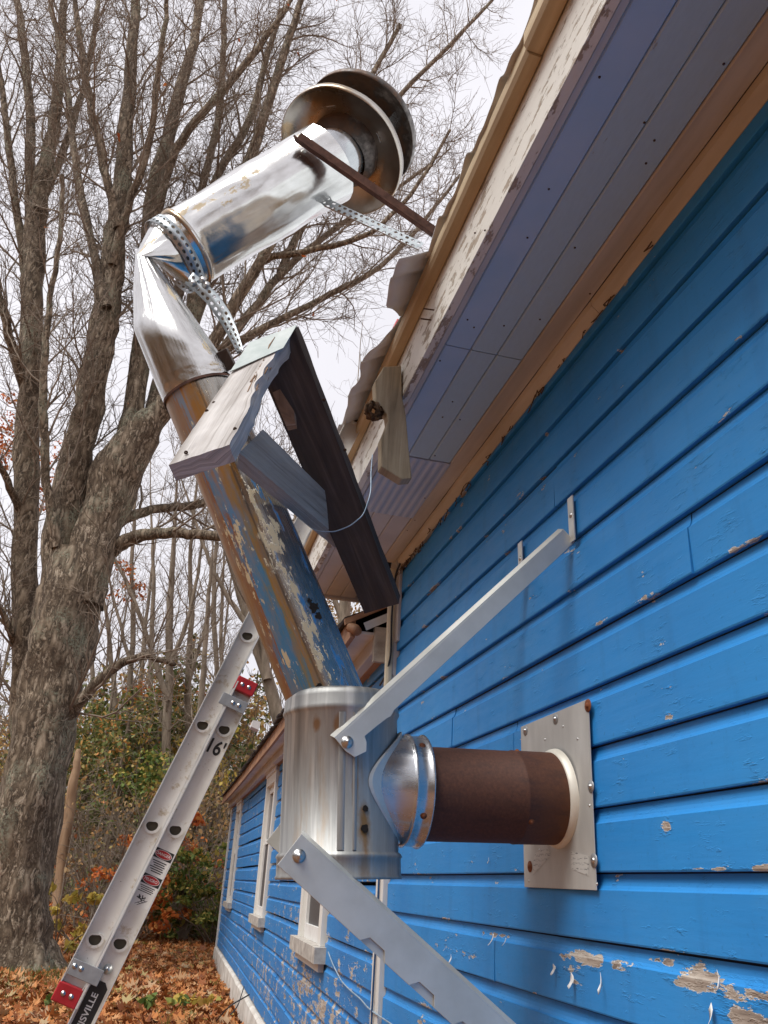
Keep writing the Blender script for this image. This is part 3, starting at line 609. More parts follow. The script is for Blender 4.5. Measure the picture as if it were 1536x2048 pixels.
# branch with saddle flange
RB = .113; ZB = 1.797; bc = np.array([TX, TY, ZB]); n = 64
th = np.linspace(0, 2 * PI, n + 1)
def saddle(rb, Rt, dx=0): y = rb * np.cos(th); return np.stack([TX + np.sqrt(np.maximum(Rt ** 2 - y ** 2, 1e-6)) + dx, TY + y, ZB + rb * np.sin(th)], 1)
def ring(rb, x): return np.stack([np.full(n + 1, x), TY + rb * np.cos(th), ZB + rb * np.sin(th)], 1)
fr = [saddle(.1208, R + .0008), saddle(.1206, R + .0030), saddle(.1125, R + .0036), saddle(.1118, R + .001)]
mesh('saddle_flange', np.vstack(fr), [[i * (n + 1) + j, i * (n + 1) + j + 1, (i + 1) * (n + 1) + j + 1, (i + 1) * (n + 1) + j] for i in range(3) for j in range(n)], M['zinc'], chim, False)
rows = [saddle(.1118, R + .001), saddle(.1118, R + .005), saddle(.112, R + .014), ring(RB, TX + .132), ring(RB + .001, TX + .134), ring(RB + .005, TX + .139), ring(RB + .001, TX + .144), ring(RB + .002, TX + .170), ring(RB + .006, TX + .174), ring(RB + .004, TX + .177), ring(RB - .006, TX + .177), ring(RB - .013, TX + .169)]
V = np.vstack(rows); F = [[i * (n + 1) + j, i * (n + 1) + j + 1, (i + 1) * (n + 1) + j + 1, (i + 1) * (n + 1) + j] for i in range(len(rows) - 1) for j in range(n)]
U = [(q / n, .06 * i) for i in range(len(rows)) for q in range(n + 1)]
br = mesh('tee_branch', V, F, M['galvbright'], chim, True, U)
for ang in (-2.6, 2.3, -1.0):
    c = np.array([TX + .157, TY + (RB + .002) * math.cos(ang), ZB + (RB + .002) * math.sin(ang)]); mesh('screw', *dome(c, (0, math.cos(ang), math.sin(ang)), .0045, .004), M['rustbolt'], br, True)
# rusty horizontal stove pipe
p0, p1 = np.array([TX + .160, TY, 1.792]), np.array([-.004, TY, 1.805])
V, F, U = lathe(p0, p1, [(0, .0985), (.66, .0985), (.667, .1005), (.675, .1), (1, .0995)], 64, np.array([0, -1., 0])); rp = mesh('rusty_pipe', V, F, M['rust'], chim, True, U)
for ang in (.62, -1.3, 2.2):
    a, e1r, e2r = frame(p1 - p0, np.array([0, -1., 0])); dn = math.cos(ang) * e1r + math.sin(ang) * e2r; mesh('screw', *dome(p0 + (p1 - p0) * .69 + dn * .1, dn, .0045, .004), M['rustbolt'], rp, True)
# leaning painted flue, foil elbow, foil wrapped top
L0 = np.array([-.548, 1.79, 1.955]); L1 = dep(395, 775, 1.955)
V, F, U = lathe(L0, L1, [(0, .085)] + [(t, .085) for t in np.linspace(.05, .9, 12)] + [(.93, .0855), (1.0, .0855)], 64, camref((L0 + L1) / 2))
fl = mesh('painted_flue', V, F, M['flue'], chim, True, U)
a, e1f, e2f = frame(L1 - L0, camref((L0 + L1) / 2)); LL = np.linalg.norm(L1 - L0)
for th, tz, r in ((.63, .26, .012), (.66, .235, .008), (.60, .28, .006), (-.05, .065, .007)):
    V = []
    for q in range(16):
        g = q * 2 * PI / 16; rr = r * (1 + .8 * mnoise.noise(Vector((math.cos(g) * 2, math.sin(g) * 2, tz * 90)))); t2 = th + rr * math.cos(g) / .085
        V.append(L0 + (L1 - L0) * (tz + rr * math.sin(g) / LL) + .0862 * (math.cos(t2) * e1f + math.sin(t2) * e2f))
    mesh('rust_hole', V, [list(range(16))], M['hole'], fl)
E0 = dep(352, 508, 2.20); T1 = dep(654, 328, 2.38)             # axis of the upper pipe
ax_u = norm(T1 - E0); ax_l = norm(L1 - L0)
UR = .1045
def wrinkled(p0, p1, rf_, nr, n, amp, seed, ref):
    a, e1, e2 = frame(p1 - p0, ref); V, U = [], []
    L = np.linalg.norm(p1 - p0)
    for i in range(nr):
        t = i / (nr - 1)
        for j in range(n + 1):
            q = -PI + 2 * PI * (j % n) / n; r = rf_(t, q)
            nn = mnoise.noise(Vector((math.cos(q) * 2.2, math.sin(q) * 2.2, t * L * 6 + seed))); rid = 1 - abs(mnoise.noise(Vector((math.cos(q) * 3 + 9, math.sin(q) * 3, t * L * 4 + seed * 2)))) * 2
            r += amp * (nn * .8 + max(0, rid - .55) * 1.2)
            V.append(p0 + (p1 - p0) * t + r * (math.cos(q) * e1 + math.sin(q) * e2)); U.append(((-PI + 2 * PI * j / n) / (2 * PI), t * L))
    F = [[i * (n + 1) + j, i * (n + 1) + j + 1, (i + 1) * (n + 1) + j + 1, (i + 1) * (n + 1) + j] for i in range(nr - 1) for j in range(n)]
    return V, F, U
US, UE = E0 + ax_u * .035, T1
V, F, U = wrinkled(US, UE, lambda t, q: UR + .010 * t + (.003 if t < .02 else 0), 40, 72, .0045, 3, camref(E0))
up = mesh('foil_pipe', V, F, M['foil'], chim, True, U)
V, F, U = lathe(E0 + ax_u * .03, E0 + ax_u * .042, [(0, UR - .002), (0, UR + .004), (1, UR + .005), (1.1, UR - .001)], 64, camref(E0)); mesh('end_ring', V, F, M['brim'], up, True, U)
V, F, U = lathe(T1, T1 + ax_u * .01, [(-.3, UR + .010), (0, UR + .004), (.1, .01)], 48); mesh('end_plate', V, F, M['galv'], up, True, U)
# foil elbow: lofted from the lower flue, pinched into pleats, then turning into the upper pipe
rowsV, rowsU = [], []
n = 96; K1 = dep(330, 640, 1.985)
cr_ = dep(303, 512, 2.06)                                      # crease point facing the viewer
path = [L1 - ax_l * .02, L1 + ax_l * .06, L1 + ax_l * .12, K1 + (K1 - K1) * 0]
def cring(c, axis, r, pleat, ph, squash=None):
    a, e1, e2 = frame(axis, camref(c)); out = []
    for j in range(n + 1):
        q = -PI + 2 * PI * (j % n) / n; rr = r * (1 + pleat * (math.sin(q * 17 + ph) * .6 + mnoise.noise(Vector((math.cos(q) * 5, math.sin(q) * 5, ph))) * .9))
        out.append(c + rr * (math.cos(q) * e1 + math.sin(q) * e2))
    return out
vd = norm(camref(cr_)); rt = RW @ np.array([1., .1, 0])
def ell(c, rd, rx, pl, ph): return [c + vd * rd * math.cos(q) * (1 + pl * math.sin(q * 15 + ph)) + rt * rx * math.sin(q) for q in [-PI + 2 * PI * (j % n) / n for j in range(n + 1)]]
a_, e1e, e2e = frame(ax_l, camref(L1))
def slant(s0, s1, r, pl):
    out = []
    for j in range(n + 1):
        q = -PI + 2 * PI * (j % n) / n; rr = r * (1 + pl * (math.sin(q * 13) * .5 + mnoise.noise(Vector((math.cos(q) * 5, math.sin(q) * 5, 1.5)))))
        out.append(L1 + ax_l * (s0 - s1 * math.sin(q) + .01 * mnoise.noise(Vector((math.cos(q) * 3, math.sin(q) * 3, 7)))) + rr * (math.cos(q) * e1e + math.sin(q) * e2e))
    return out
R0 = slant(-.015, 0, .0885, .006); R1 = slant(.02, .015, .0895, .01); R2 = slant(.105, .088, .089, .018)
R4 = ell(dep(286, 512, 2.10), .080, .021, .05, 0); R3 = [x_ * .45 + y_ * .55 + rt * .003 * math.sin(j * 1.1) for j, (x_, y_) in enumerate(zip(R2, R4))]
R5 = cring(E0 - ax_u * .012, norm(ax_u), .097, .012, 1.4); R6 = cring(E0 + ax_u * .036, ax_u, .1020, .0, 1.4)
rows = [R0, R1, R2, R3, R4, R5, R6]
def subdiv(rs, k=4):
    o = []
    for A, B in zip(rs[:-1], rs[1:]):
        for s in range(k): o.append([a_ + (b_ - a_) * (s / k) for a_, b_ in zip(A, B)])
    return o + [rs[-1]]
low = subdiv(rows[:5]); hi_ = subdiv(rows[4:])
for nm, rs, mt in (('foil_sleeve', low, 'foil2'), ('foil_elbow', hi_, 'foil')):
    V = np.vstack([np.array(r) for r in rs]); m = n + 1; U = [((-PI + 2 * PI * j / n) / (2 * PI), .03 * i) for i in range(len(rs)) for j in range(m)]
    mesh(nm, V, [[i * m + j, i * m + j + 1, (i + 1) * m + j + 1, (i + 1) * m + j] for i in range(len(rs) - 1) for j in range(n)], M[mt], chim, True, U)
# torn edge at the bottom of the sleeve
V, F, U = wrinkled(L1 - ax_l * .020, L1 - ax_l * .0135, lambda t, q: .0895, 3, 72, .0015, 8, camref(L1)); mesh('torn_edge', V, F, M['rustiron'], chim, True, U)
# rain cap: neck, dished brim, upper disc
vcap = norm(dep(690, 290, 1) - CAM); imx = RW @ np.array([.66, -.75, 0]); ax_c = norm(math.sin(math.radians(46)) * imx + math.cos(math.radians(46)) * vcap)
BC = dep(686, 302, 2.46); capref = camref(BC)
N0 = T1 - ax_u * .01; N1 = BC + ax_c * .0
V, F, U = lathe(N0, N1 + norm(N1 - N0) * .03, [(-.2, .080), (.3, .081), (.31, .084), (.5, .084), (1, .085)], 40, capref); cap = mesh('cap_neck', V, F, M['galvbright'], chim, True, U)
capm = mesh('chimney_cap', *lathe(BC - ax_c * .035, BC + ax_c * .03, [(-.1, .091), (.0, .093), (.3, .108), (.9, .110), (1.2, .093)], 48, capref)[:2], M['soot'], chim, True)
def disc(c, prof, mt, nm, seed, par):
    prof = [(a_ * 1.08, b_ * 1.08) for a_, b_ in prof]
    V, F, U = lathe(c, c + ax_c, prof, 72, capref); V = np.array(V)
    for i in range(len(V)):
        q = V[i] - c; V[i] += ax_c * .006 * mnoise.noise(Vector(q * 9 + np.array([seed, 0, 0]))) * min(1, np.linalg.norm(q) / .1)
    return mesh(nm, V, F, M[mt], par, True, U)
disc(BC, [(.010, .075), (.014, .118), (.010, .125), (-.004, .178), (-.022, .181), (-.022, .183), (-.002, .184), (.014, .128), (.02, .08)], 'brim', 'brim_disc', 2, capm)
TC = BC + ax_c * .136
disc(TC, [(.025, .0005), (.026, .08), (.012, .13), (-.006, .168), (-.026, .170), (-.026, .1715), (-.004, .172), (.018, .132), (.034, .08), (.042, .001)], 'soot', 'top_disc', 5, capm)
a, e1c, e2c = frame(ax_c, capref)
for g in (.4, 1.7, 2.9, 4.1, 5.3):
    d = math.cos(g) * e1c + math.sin(g) * e2c; V, F = bar(BC + d * .13 + ax_c * .008, TC + d * .13 + ax_c * .015, .030, .002, np.cross(ax_c, d)); mesh('cap_strut', V, F, M['galvbright'], capm)
disc(BC + ax_c * .05, [(0, .10), (.04, .104), (.04, .106), (0, .102)], 'galvbright', 'inner_baffle', 9, capm)

# wall plate (thimble)
plate = thing('thimble_plate', (-.005, 1.80, 1.62), 'square grey metal wall plate where the rusty pipe enters the blue siding', 'wall plate')
M['plate'] = two('dull_aluminium_plate', (.44, .43, .405), (.53, .52, .49), 9, .5, .3, bump=.08, stretch=(1, 2, .6), coord='pos')
bevel(mesh('plate', *prism([(-.006, 1.985, 1.618), (-.006, 1.985, 1.996), (-.006, 1.618, 1.998), (-.006, 1.630, 1.616)], (-.0025, 0, 0)), M['plate'], plate), .0008)
V, F, U = lathe((-.009, TY, 1.805), (-.026, TY, 1.804), [(0, .1085), (.4, .1075), (.9, .1030), (1, .1005), (1, .097)], 56, np.array([0, -1., 0])); M['collar'] = two('pale_collar_sealant', (.66, .62, .52), (.78, .75, .66), 12, .5, .2, bump=.15)
mesh('collar', V, F, M['collar'], plate, True, U)
for (px, py, r, mt) in [(1176, 1411, .009, 'rustbolt'), (1111, 1438, .008, 'steel'), (1051, 1461, .008, 'steel'), (1182, 1573, .008, 'steel'), (1188, 1721, .009, 'steel'), (1060, 1733, .008, 'rustbolt')]:
    c = onx(px, py, -.0088); mesh('bolt', *dome(c, (-1, 0, 0), r * .72, .006), M[mt], plate, True)
    V, F, U = lathe(c, c + np.array([-.0012, 0, 0]), [(0, r * 1.6), (1, r * 1.55), (1.01, .001)], 20); mesh('washer', V, F, M['zincdull' if mt == 'steel' else 'rustbolt'], plate, True)
for (px, py) in [(1090, 1479), (1155, 1478), (1126, 1453), (1179, 1611), (1079, 1700), (1194, 1768), (1058, 1762)]:
    mesh('rivet', *dome(onx(px, py, -.0086), (-1, 0, 0), .0022, .002, 8), M['steel'], plate, True)
# faded stickers with illegible print
t = NT('faded_sticker_print'); u = t.uv(); v = t.mapv(u, (1, 1, 1)); n = t.noise(t.mapv(u, (40, 240, 1)), 2.0, 3); line = t.math('LESS_THAN', t.math('FRACT', t.math('MULTIPLY', t.sep(u)[1], 95)), .5)
M['sticker'] = t.fin(t.mix(t.math('MULTIPLY', t.rng(n, .52, .6), line), (.52, .51, .48), (.16, .16, .16)), .5, .1)
for quad in ([(1068, 1708), (1096, 1692), (1101, 1712), (1066, 1750)], [(1142, 1702), (1178, 1712), (1177, 1752), (1143, 1738)]):
    P = [onx(a, b, -.0092) for a, b in quad]; mesh('sticker', P, [[0, 1, 2, 3]], M['sticker'], plate, uv=[(p[1], p[2]) for p in P])

# ------------------------------------------------------------------ zinc angle braces
def angle_brace(name, p0, p1, wf, wt, label, yoff=0.0, notch=(), tab=None, bolts=(), face=None):
    """L-section: a wide face towards -Y and a lip going back along +Y from the top edge."""
    root = thing(name, tuple(np.minimum(p0, p1)), label, 'brace', 'zinc angle braces of the chimney'); p0, p1 = np.asarray(p0, float), np.asarray(p1, float)
    a = norm(p1 - p0); nn = norm(np.array([-a[2], 0, a[0]])); nn = nn if nn[2] > 0 else -nn; yb = np.array([0, 1., 0])
    lo = [(0, -wf / 2)]; L = np.linalg.norm(p1 - p0)
    for (q, w, dpt) in notch: lo += [(q, -wf / 2), (q + .012, -wf / 2 + dpt), (q + w - .012, -wf / 2 + dpt), (q + w, -wf / 2)]
    poly = [(s, h) for s, h in lo] + [(L, -wf / 2), (L, wf / 2), (0, wf / 2)]
    if face: poly = face(L, wf, lo)
    V, F = prism([p0 + a * s + nn * h for s, h in poly], yb * .003); arm = bevel(mesh('arm', V, F, M['zinc'], root), .0006)
    V, F = prism([p0 + a * s + nn * (wf / 2) + yb * y_ for s, y_ in ((0, .0), (L, .0))] + [p0 + a * s + nn * (wf / 2 + .009) + yb * .016 for s in (L, 0)], nn * .003); mesh('lip', V, F, M['zinc'], root)
    if notch and not face: V, F = prism([p0 + a * s_ + nn * h + yb * .005 for s_, h in ((.17, -wf / 2 + .001), (L, -wf / 2 + .001), (L, -wf * .1), (.17, -wf * .1))], yb * .002); mesh('inner_flange', V, F, M['zinc'], root)
    if tab is not None:
        y_, zt = tab; V, F = boxvf((-.010, y_ - .014, zt - .12), (-.0072, y_ + .014, zt)); mesh('tab', V, F, M['zinc'], root); mesh('bolt', *dome((-.010, y_, zt - .05), (-1, 0, 0), .005, .004), M['steel'], root, True)
    for s, h in bolts:
        c = p0 + a * s + nn * h; mesh('bolt', *dome(c - yb * .001, (0, -1, 0), .0085, .011), M['steel'], root, True)
    return root
YU = 1.655
def prj(p): c = RW.T @ (np.asarray(p) - CAM); return np.array([PPX, PPY]) + c[:2] / c[2] * FPX
def behind(a, b, dy):
    """vertical shift that puts a copy of a-b, dy further away, on the same sight line."""
    m = (a + b) / 2; A_, B_ = prj(a), prj(b); nn_ = np.array([-(B_ - A_)[1], (B_ - A_)[0]]); best = min(np.linspace(-.3, .3, 121), key=lambda z: abs((prj(m + np.array([0, dy, z])) - A_) @ nn_)); return np.array([0, dy, best])
q0, q1 = ony(683, 1492, YU), ony(1150, 1062, YU); q1 = q0 + (q1 - q0) * ((-.012 - q0[0]) / (q1[0] - q0[0]))
def faceU(L, wf, lo): return [(0, -wf * .35), (.006, -wf * .9), (.032, -wf * 1.1), (.045, -wf * .75), (.05, -wf * .45), (.085, -wf * .5), (.11, -wf * .56), (.12, -wf * .62), (.135, -wf * .5), (L, -wf / 2), (L, wf / 2), (0, wf / 2)]
angle_brace('angle_brace', q0, q1, .038, .028, 'upper pale zinc brace rising from the steel tee to the blue wall, nearest the viewer', notch=[(.07, .045, .012)], tab=(1.648, 2.505), bolts=[(.014, -.002)], face=faceU)
dq = behind(q0, q1, .265); angle_brace('angle_brace', q0 + dq + np.array([-.0, .0, .0]), q1 + dq, .026, .016, 'upper zinc brace behind the nearer one, only its wall tab showing', tab=(1.958, 2.505))
YL = 1.648
q0, q1 = ony(578, 1700, YL), ony(990, 2075, YL); q1 = q0 + (q1 - q0) * ((-.012 - q0[0]) / (q1[0] - q0[0]))
angle_brace('angle_brace', q0, q1, .066, .03, 'lower pale zinc brace with stepped notches running down from the tee to the wall', notch=[(.205, .06, .015), (.325, .06, .016), (.43, .06, .016)], bolts=[(.022, .004)])
dq = behind(q0, q1, .268); angle_brace('angle_brace', q0 + dq, q1 + dq, .040, .02, 'lower zinc brace on the far side of the tee, hidden behind the notched one')

# rusty angle iron and punched angle tying the top to the roof
q0, q1 = dep(596, 274, 2.23), onz(888, 478, 3.20)
irn = thing('rusty_angle_iron', q1, 'rusty brown angle iron from the chimney neck down to the roof edge', 'angle iron')
V, F = bar(q0, q1, .030, .004, norm(camref(q0)) * .4 + np.array([0, 0, 1.])); mesh('upright_leg', V, F, M['rustiron'], irn)
a, e1, e2 = frame(q1 - q0, norm(camref(q0)) * .4 + np.array([0, 0, 1.])); V, F = bar(q0 - e1 * .013 + e2 * .015, q1 - e1 * .013 + e2 * .015, .004, .026, e1); mesh('flat_leg', V, F, M['rustiron'], irn)
mesh('bolt', *dome(q0 + a * .02 - e2 * .002, -e2, .006, .006), M['steel'], irn, True)
q0, q1 = dep(648, 412, 2.32), onz(836, 500, 3.205)
pa = thing('punched_angle', q1, 'grey punched steel angle stay under the foil pipe, reaching the roof edge', 'angle iron')
a, e1, e2 = frame(q1 - q0, np.array([0, 0, 1.])); L = np.linalg.norm(q1 - q0)
for nm, w_, o1 in (('upper_leg', e1, .0), ('side_leg', norm(camref(q0)), 0)):
    V = [q0, q1, q1 + w_ * .03, q0 + w_ * .03]; o = mesh(nm, V, [[0, 1, 2, 3]], M['strap'], pa, uv=[(0.003, 0), (.003, L), (.033, L), (.033, 0)]); md = o.modifiers.new('t', 'SOLIDIFY'); md.thickness = .002

# punched strap round the elbow, hanging down to the wooden bracket
strap = thing('punched_strap', dep(480, 690, 1.95), 'grey punched steel strap looped round the foil elbow and hanging down', 'strap')
a, e1, e2 = frame(ax_u, camref(E0)); V, U = [], []; n = 72
for j in range(n + 1):
    q = -PI + 2 * PI * j / n
    for s, uu in ((-.022, 0), (.014, .036)): V.append(E0 + ax_u * s + (UR + .002) * (math.cos(q) * e1 + math.sin(q) * e2)); U.append((uu, j / n * 2 * PI * UR))
o = mesh('band', V, [[2 * j, 2 * j + 2, 2 * j + 3, 2 * j + 1] for j in range(n)], M['strap'], strap, True, U); md = o.modifiers.new('t', 'SOLIDIFY'); md.thickness = .0016
tp = [(378, 556, 2.075, 0.3), (400, 574, 2.07, .2), (425, 598, 2.06, .0), (448, 630, 2.045, -.35), (464, 662, 2.02, -.7), (474, 685, 2.0, -.95), (482, 706, 1.98, -1.1)]
C = np.array([dep(*q[:3]) for q in tp]); tt = np.linspace(0, len(C) - 1, 30); CC = np.stack([np.interp(tt, range(len(C)), C[:, i]) for i in range(3)], 1); tw = np.interp(tt, range(len(C)), [q[3] for q in tp])
T = np.gradient(CC, axis=0); V, U, s = [], [], 0
for i in range(30):
    vw = norm(camref(CC[i])); tn = norm(T[i]); sd = norm(np.cross(tn, vw)); dr = math.cos(tw[i]) * sd + math.sin(tw[i]) * vw
    V += [CC[i] - dr * .018, CC[i] + dr * .018]; U += [(0, s), (.036, s)]; s += np.linalg.norm(T[i])
o = mesh('tail', V, [[2 * j, 2 * j + 2, 2 * j + 3, 2 * j + 1] for j in range(29)], M['strap'], strap, True, U); md = o.modifiers.new('t', 'SOLIDIFY'); md.thickness = .0016
for (px, py) in [(406, 560), (413, 570), (386, 566)]: mesh('bolt', *dome(dep(px, py, 2.066), camref(dep(px, py, 2.06)), .0065, .008), M['steel'], strap, True)

# ------------------------------------------------------------------ wooden bracket on the flue
M['greywood'] = wood_mat('silver_grey_weathered_plank', (.19, .165, .145), (.49, .465, .445), (.68, .66, .64), ring=26)
M['darkwood'] = wood_mat('shade_darkened_brown_plank', (.024, .017, .013), (.075, .052, .040), (.15, .11, .085), ring=24)  # brown wood darkened to carry the shade of a downward-facing underside
M['rot'] = wood_mat('torn_brown_wood_fibre', (.10, .055, .03), (.30, .19, .12), (.56, .47, .40), ring=40, bump=.9)
def plank(name, c0, c1, back, mat, parent, nseg=26, rag0=0, rag1=0, rough=.0015, seed=0, bite=None):
    """c0, c1: the two long edges of the visible face as (start, end) points; back: thickness vector; rag: ragged edge amounts."""
    (a0, a1), (b0, b1) = c0, c1; V, U = [], []; nw = 8; back = np.asarray(back, float); L = np.linalg.norm(np.asarray(a1) - a0); Wd = np.linalg.norm(np.asarray(b0) - a0); tk = np.linalg.norm(back)
    per = [(i / nw, 0) for i in range(nw + 1)] + [(1, .5), ] + [(1 - i / nw, 1) for i in range(nw + 1)] + [(0, .5)]
    m = len(per)
    for k in range(nseg + 1):
        t = k / nseg; pa, pb = a0 + (a1 - a0) * t, b0 + (b1 - b0) * t
        for i, (s, d) in enumerate(per):
            ra = rag0 * abs(mnoise.noise(Vector((t * 9, seed, d * 1.5)))) if s < .3 else 0; rb = rag1 * (.15 + abs(mnoise.noise(Vector((t * 7, seed + 5, d * 1.7)))) + (bite(t) if bite else 0)) if s > .6 else 0
            ss = s + ra * (1 - s / .3) * (s < .3) - rb * ((s - .6) / .4) * (s > .6)
            p = pa + (pb - pa) * ss + back * d; p = p + norm(back) * rough * mnoise.noise(Vector(p * 40)); V.append(p); U.append(((s * Wd if d < .5 else Wd + tk + (1 - s) * Wd) + (tk * .5 if d == .5 else 0), t * L + seed))
    F = [[k * m + i, k * m + (i + 1) % m, (k + 1) * m + (i + 1) % m, (k + 1) * m + i] for k in range(nseg) for i in range(m)] + [list(range(m))[::-1], [nseg * m + i for i in range(m)]]
    return mesh(name, V, F, mat, parent, uv=U)
wb = thing('wooden_bracket', dep(763, 1216, 2.2), 'old wooden A-shaped bracket of split planks leaning against the painted flue', 'bracket')
n1_ = RW @ norm(np.array([.26, .82, .52]))
pl1 = plank('plank', (dep(337, 930, 1.56), dep(501, 688, 1.88)), (dep(461, 889, 1.57), dep(590, 653, 1.88)), n1_ * .037, M['greywood'], wb, nseg=60, rag1=.10, seed=3, bite=lambda t: 1.3 * max(0, math.sin((t - .25) * 4.6)) * (t > .25) + .05 * mnoise.noise(Vector((t * 22, 0, 1)))); pl1['label'] = 'silver grey plank with a rotten torn edge'
# torn fibre along the rotten edge
lst = []
for i in range(70):
    t = .2 + .75 * random.random(); p = dep(461 + 118 * t - random.uniform(0, 24), 889 - 226 * t + random.uniform(-8, 20), 1.575 + .305 * t + .001); dv = norm(dep(590, 653, 1.88) - dep(461, 889, 1.57))
    lst.append(([p, p + dv * .02 + rng.normal(0, .0015, 3), p + dv * random.uniform(.03, .07) + rng.normal(0, .002, 3)], [.0016, .0022, .0006], 5))
V, F = tubes(lst); mesh('torn_fibre', V, F, M['rot'], wb, uv=V[:, [0, 2]])['kind'] = 'stuff'
n2_ = RW @ norm(np.array([.15, -.50, .85]))
pl2 = plank('plank', (dep(512, 722, 1.86), dep(729, 1227, 2.10)), (dep(591, 660, 1.86), dep(798, 1207, 2.10)), n2_ * .035, M['darkwood'], wb, nseg=30, rag1=.04, seed=11, rough=.002); pl2['label'] = 'long dark brown plank slanting down'
n3_ = RW @ norm(np.array([-.25, .62, .74]))
pl3 = plank('plank', (dep(478, 906, 1.65), dep(676, 1074, 2.06)), (dep(526, 858, 1.735), dep(718, 1050, 2.15)), n3_ * .045, M['greywood'], wb, seed=21, rag0=.05); pl3['label'] = 'short grey cross brace'
M['plankgrey'] = wood_mat('brown_grey_cross_brace', (.13, .105, .085), (.37, .325, .275), (.52, .47, .41), ring=26); pl3.data.materials[0] = M['plankgrey']
for (px, py, z_) in [(428, 806, 1.712), (414, 822, 1.692), (470, 858, 1.612), (372, 905, 1.578), (541, 905, 1.80), (566, 940, 1.84), (648, 800, 1.925), (690, 900, 1.97), (735, 1130, 2.072)]:
    c = dep(px, py, z_ - .004); mesh('nail', *lathe(c, c + norm(camref(c)) * .003, [(0, .0042), (.7, .004), (1, .0005)], 8)[:2], M['nail'], wb)
M['sheet'] = two('pale_green_grey_flashing', (.30, .35, .34), (.42, .46, .45), 20, .6, .1, bump=.2)
o = mesh('flashing', [dep(499, 686, 1.874), dep(592, 650, 1.874), dep(567, 697, 1.81), dep(461, 744, 1.79), dep(592, 655, 1.91)], [[0, 1, 2, 3], [1, 4, 2]], M['sheet'], wb); md = o.modifiers.new('t', 'SOLIDIFY'); md.thickness = .002
V, F = bar(dep(448, 722, 1.93), dep(452, 720, 2.02), .05, .036, RW @ np.array([.45, .9, 0])); bevel(mesh('block', V, F, M['darkwood'], wb, uv=V[:, [0, 2]]), .002)
mesh('splinter', *prism([dep(545, 785, 1.87), dep(560, 778, 1.87), dep(588, 822, 1.885), dep(590, 846, 1.89), dep(572, 850, 1.89)], n1_ * .015), M['rot'], wb, uv=[(i * .01, i * .013) for i in range(10)])
# wire tying the bracket
wp = [(598, 1036, 1.99), (630, 1062, 1.95), (668, 1064, 1.96), (700, 1052, 1.965), (727, 1030, 1.975), (742, 985, 2.05), (742, 940, 2.1), (745, 910, 2.15)]
cable('tie_wire', [dep(*q) for q in wp], .0014, M['wire'], 'thin pale wire tied round the dark plank and up to the soffit')
M['redcap'] = two('red_plastic', (.36, .012, .018), (.46, .02, .028), 30, .4, bump=.05)

# ------------------------------------------------------------------ extension ladder
LYD = 2.52
fa, fb = ony(190, 1880, LYD), ony(495, 1272, LYD); ld = norm(fb - fa); ln = np.array([-ld[2], 0, ld[0]])       # along the rail, across it (to upper left)
ba, bb = ony(240, 1888, LYD), ony(450, 1462, LYD)
lad = thing('extension_ladder', (-1.6, LYD, GZ), 'aluminium sixteen foot extension ladder with red rail caps leaning on the eave', 'ladder')
t = NT('worn_aluminium_rail'); p = t.pos(); n = t.noise(p, 9, 6, .6); f = t.noise(p, 90, 4); d = t.noise(p, 26, 5, .7)
c = t.ramp(n, [(.3, (.68, .67, .63)), (.7, (.80, .79, .76))]); c = t.mix(t.math('MULTIPLY', t.rng(d, .57, .70), .7), c, (.36, .25, .10)); c = t.mix(t.rng(f, .72, .78), c, (.2, .17, .13))
M['alu'] = t.fin(c, t.rng(n, .3, .7, .34, .48), .35, t.bump(f, .06, .001))
M['rungin'] = two('rung_hollow_shade', (.05, .042, .026), (.09, .075, .045), 20, .7)  # dark face in a shallow recess stands in for shade inside the tube
RWD = .062
def rail(name, c0, s0, s1, y, flip=1, w=RWD):
    """C-channel rail: web at y with flanges towards -Y*flip."""
    h = w / 2; prof = [(-h, -.022), (-h, .002), (h, .002), (h, -.022), (h - .0028, -.022), (h - .0028, -.0012), (-h + .0028, -.0012), (-h + .0028, -.022)]
    V = []
    for s in (s0, s1):
        for q, yy in prof: V.append(c0 + ld * s + ln * q + np.array([0, y - LYD + yy * flip, 0]))
    F = [[i, (i + 1) % 8, 8 + (i + 1) % 8, 8 + i] for i in range(8)] + [[7, 6, 5, 4, 3, 2, 1, 0], list(range(8, 16))]
    return mesh(name, V, F, M['alu'], lad)
fly_c, base_c = fa, ba
sp = .3025
s_fl0 = (ony(125, 2003, LYD) - fa) @ ld - .0; s_fl1 = (ony(797, 648, LYD) - fa) @ ld
s_b0 = (GZ - ba[2]) / ld[2]; s_b1 = (ony(490, 1362, LYD) - ba) @ ld
WID = .40
rail('fly_rail', fly_c, s_fl0, s_fl1, LYD); rail('fly_rail', fly_c, s_fl0, s_fl1, LYD + WID, -1)
rail('base_rail', base_c, s_b0, s_b1, LYD); rail('base_rail', base_c, s_b0, s_b1, LYD + WID + .0, -1)
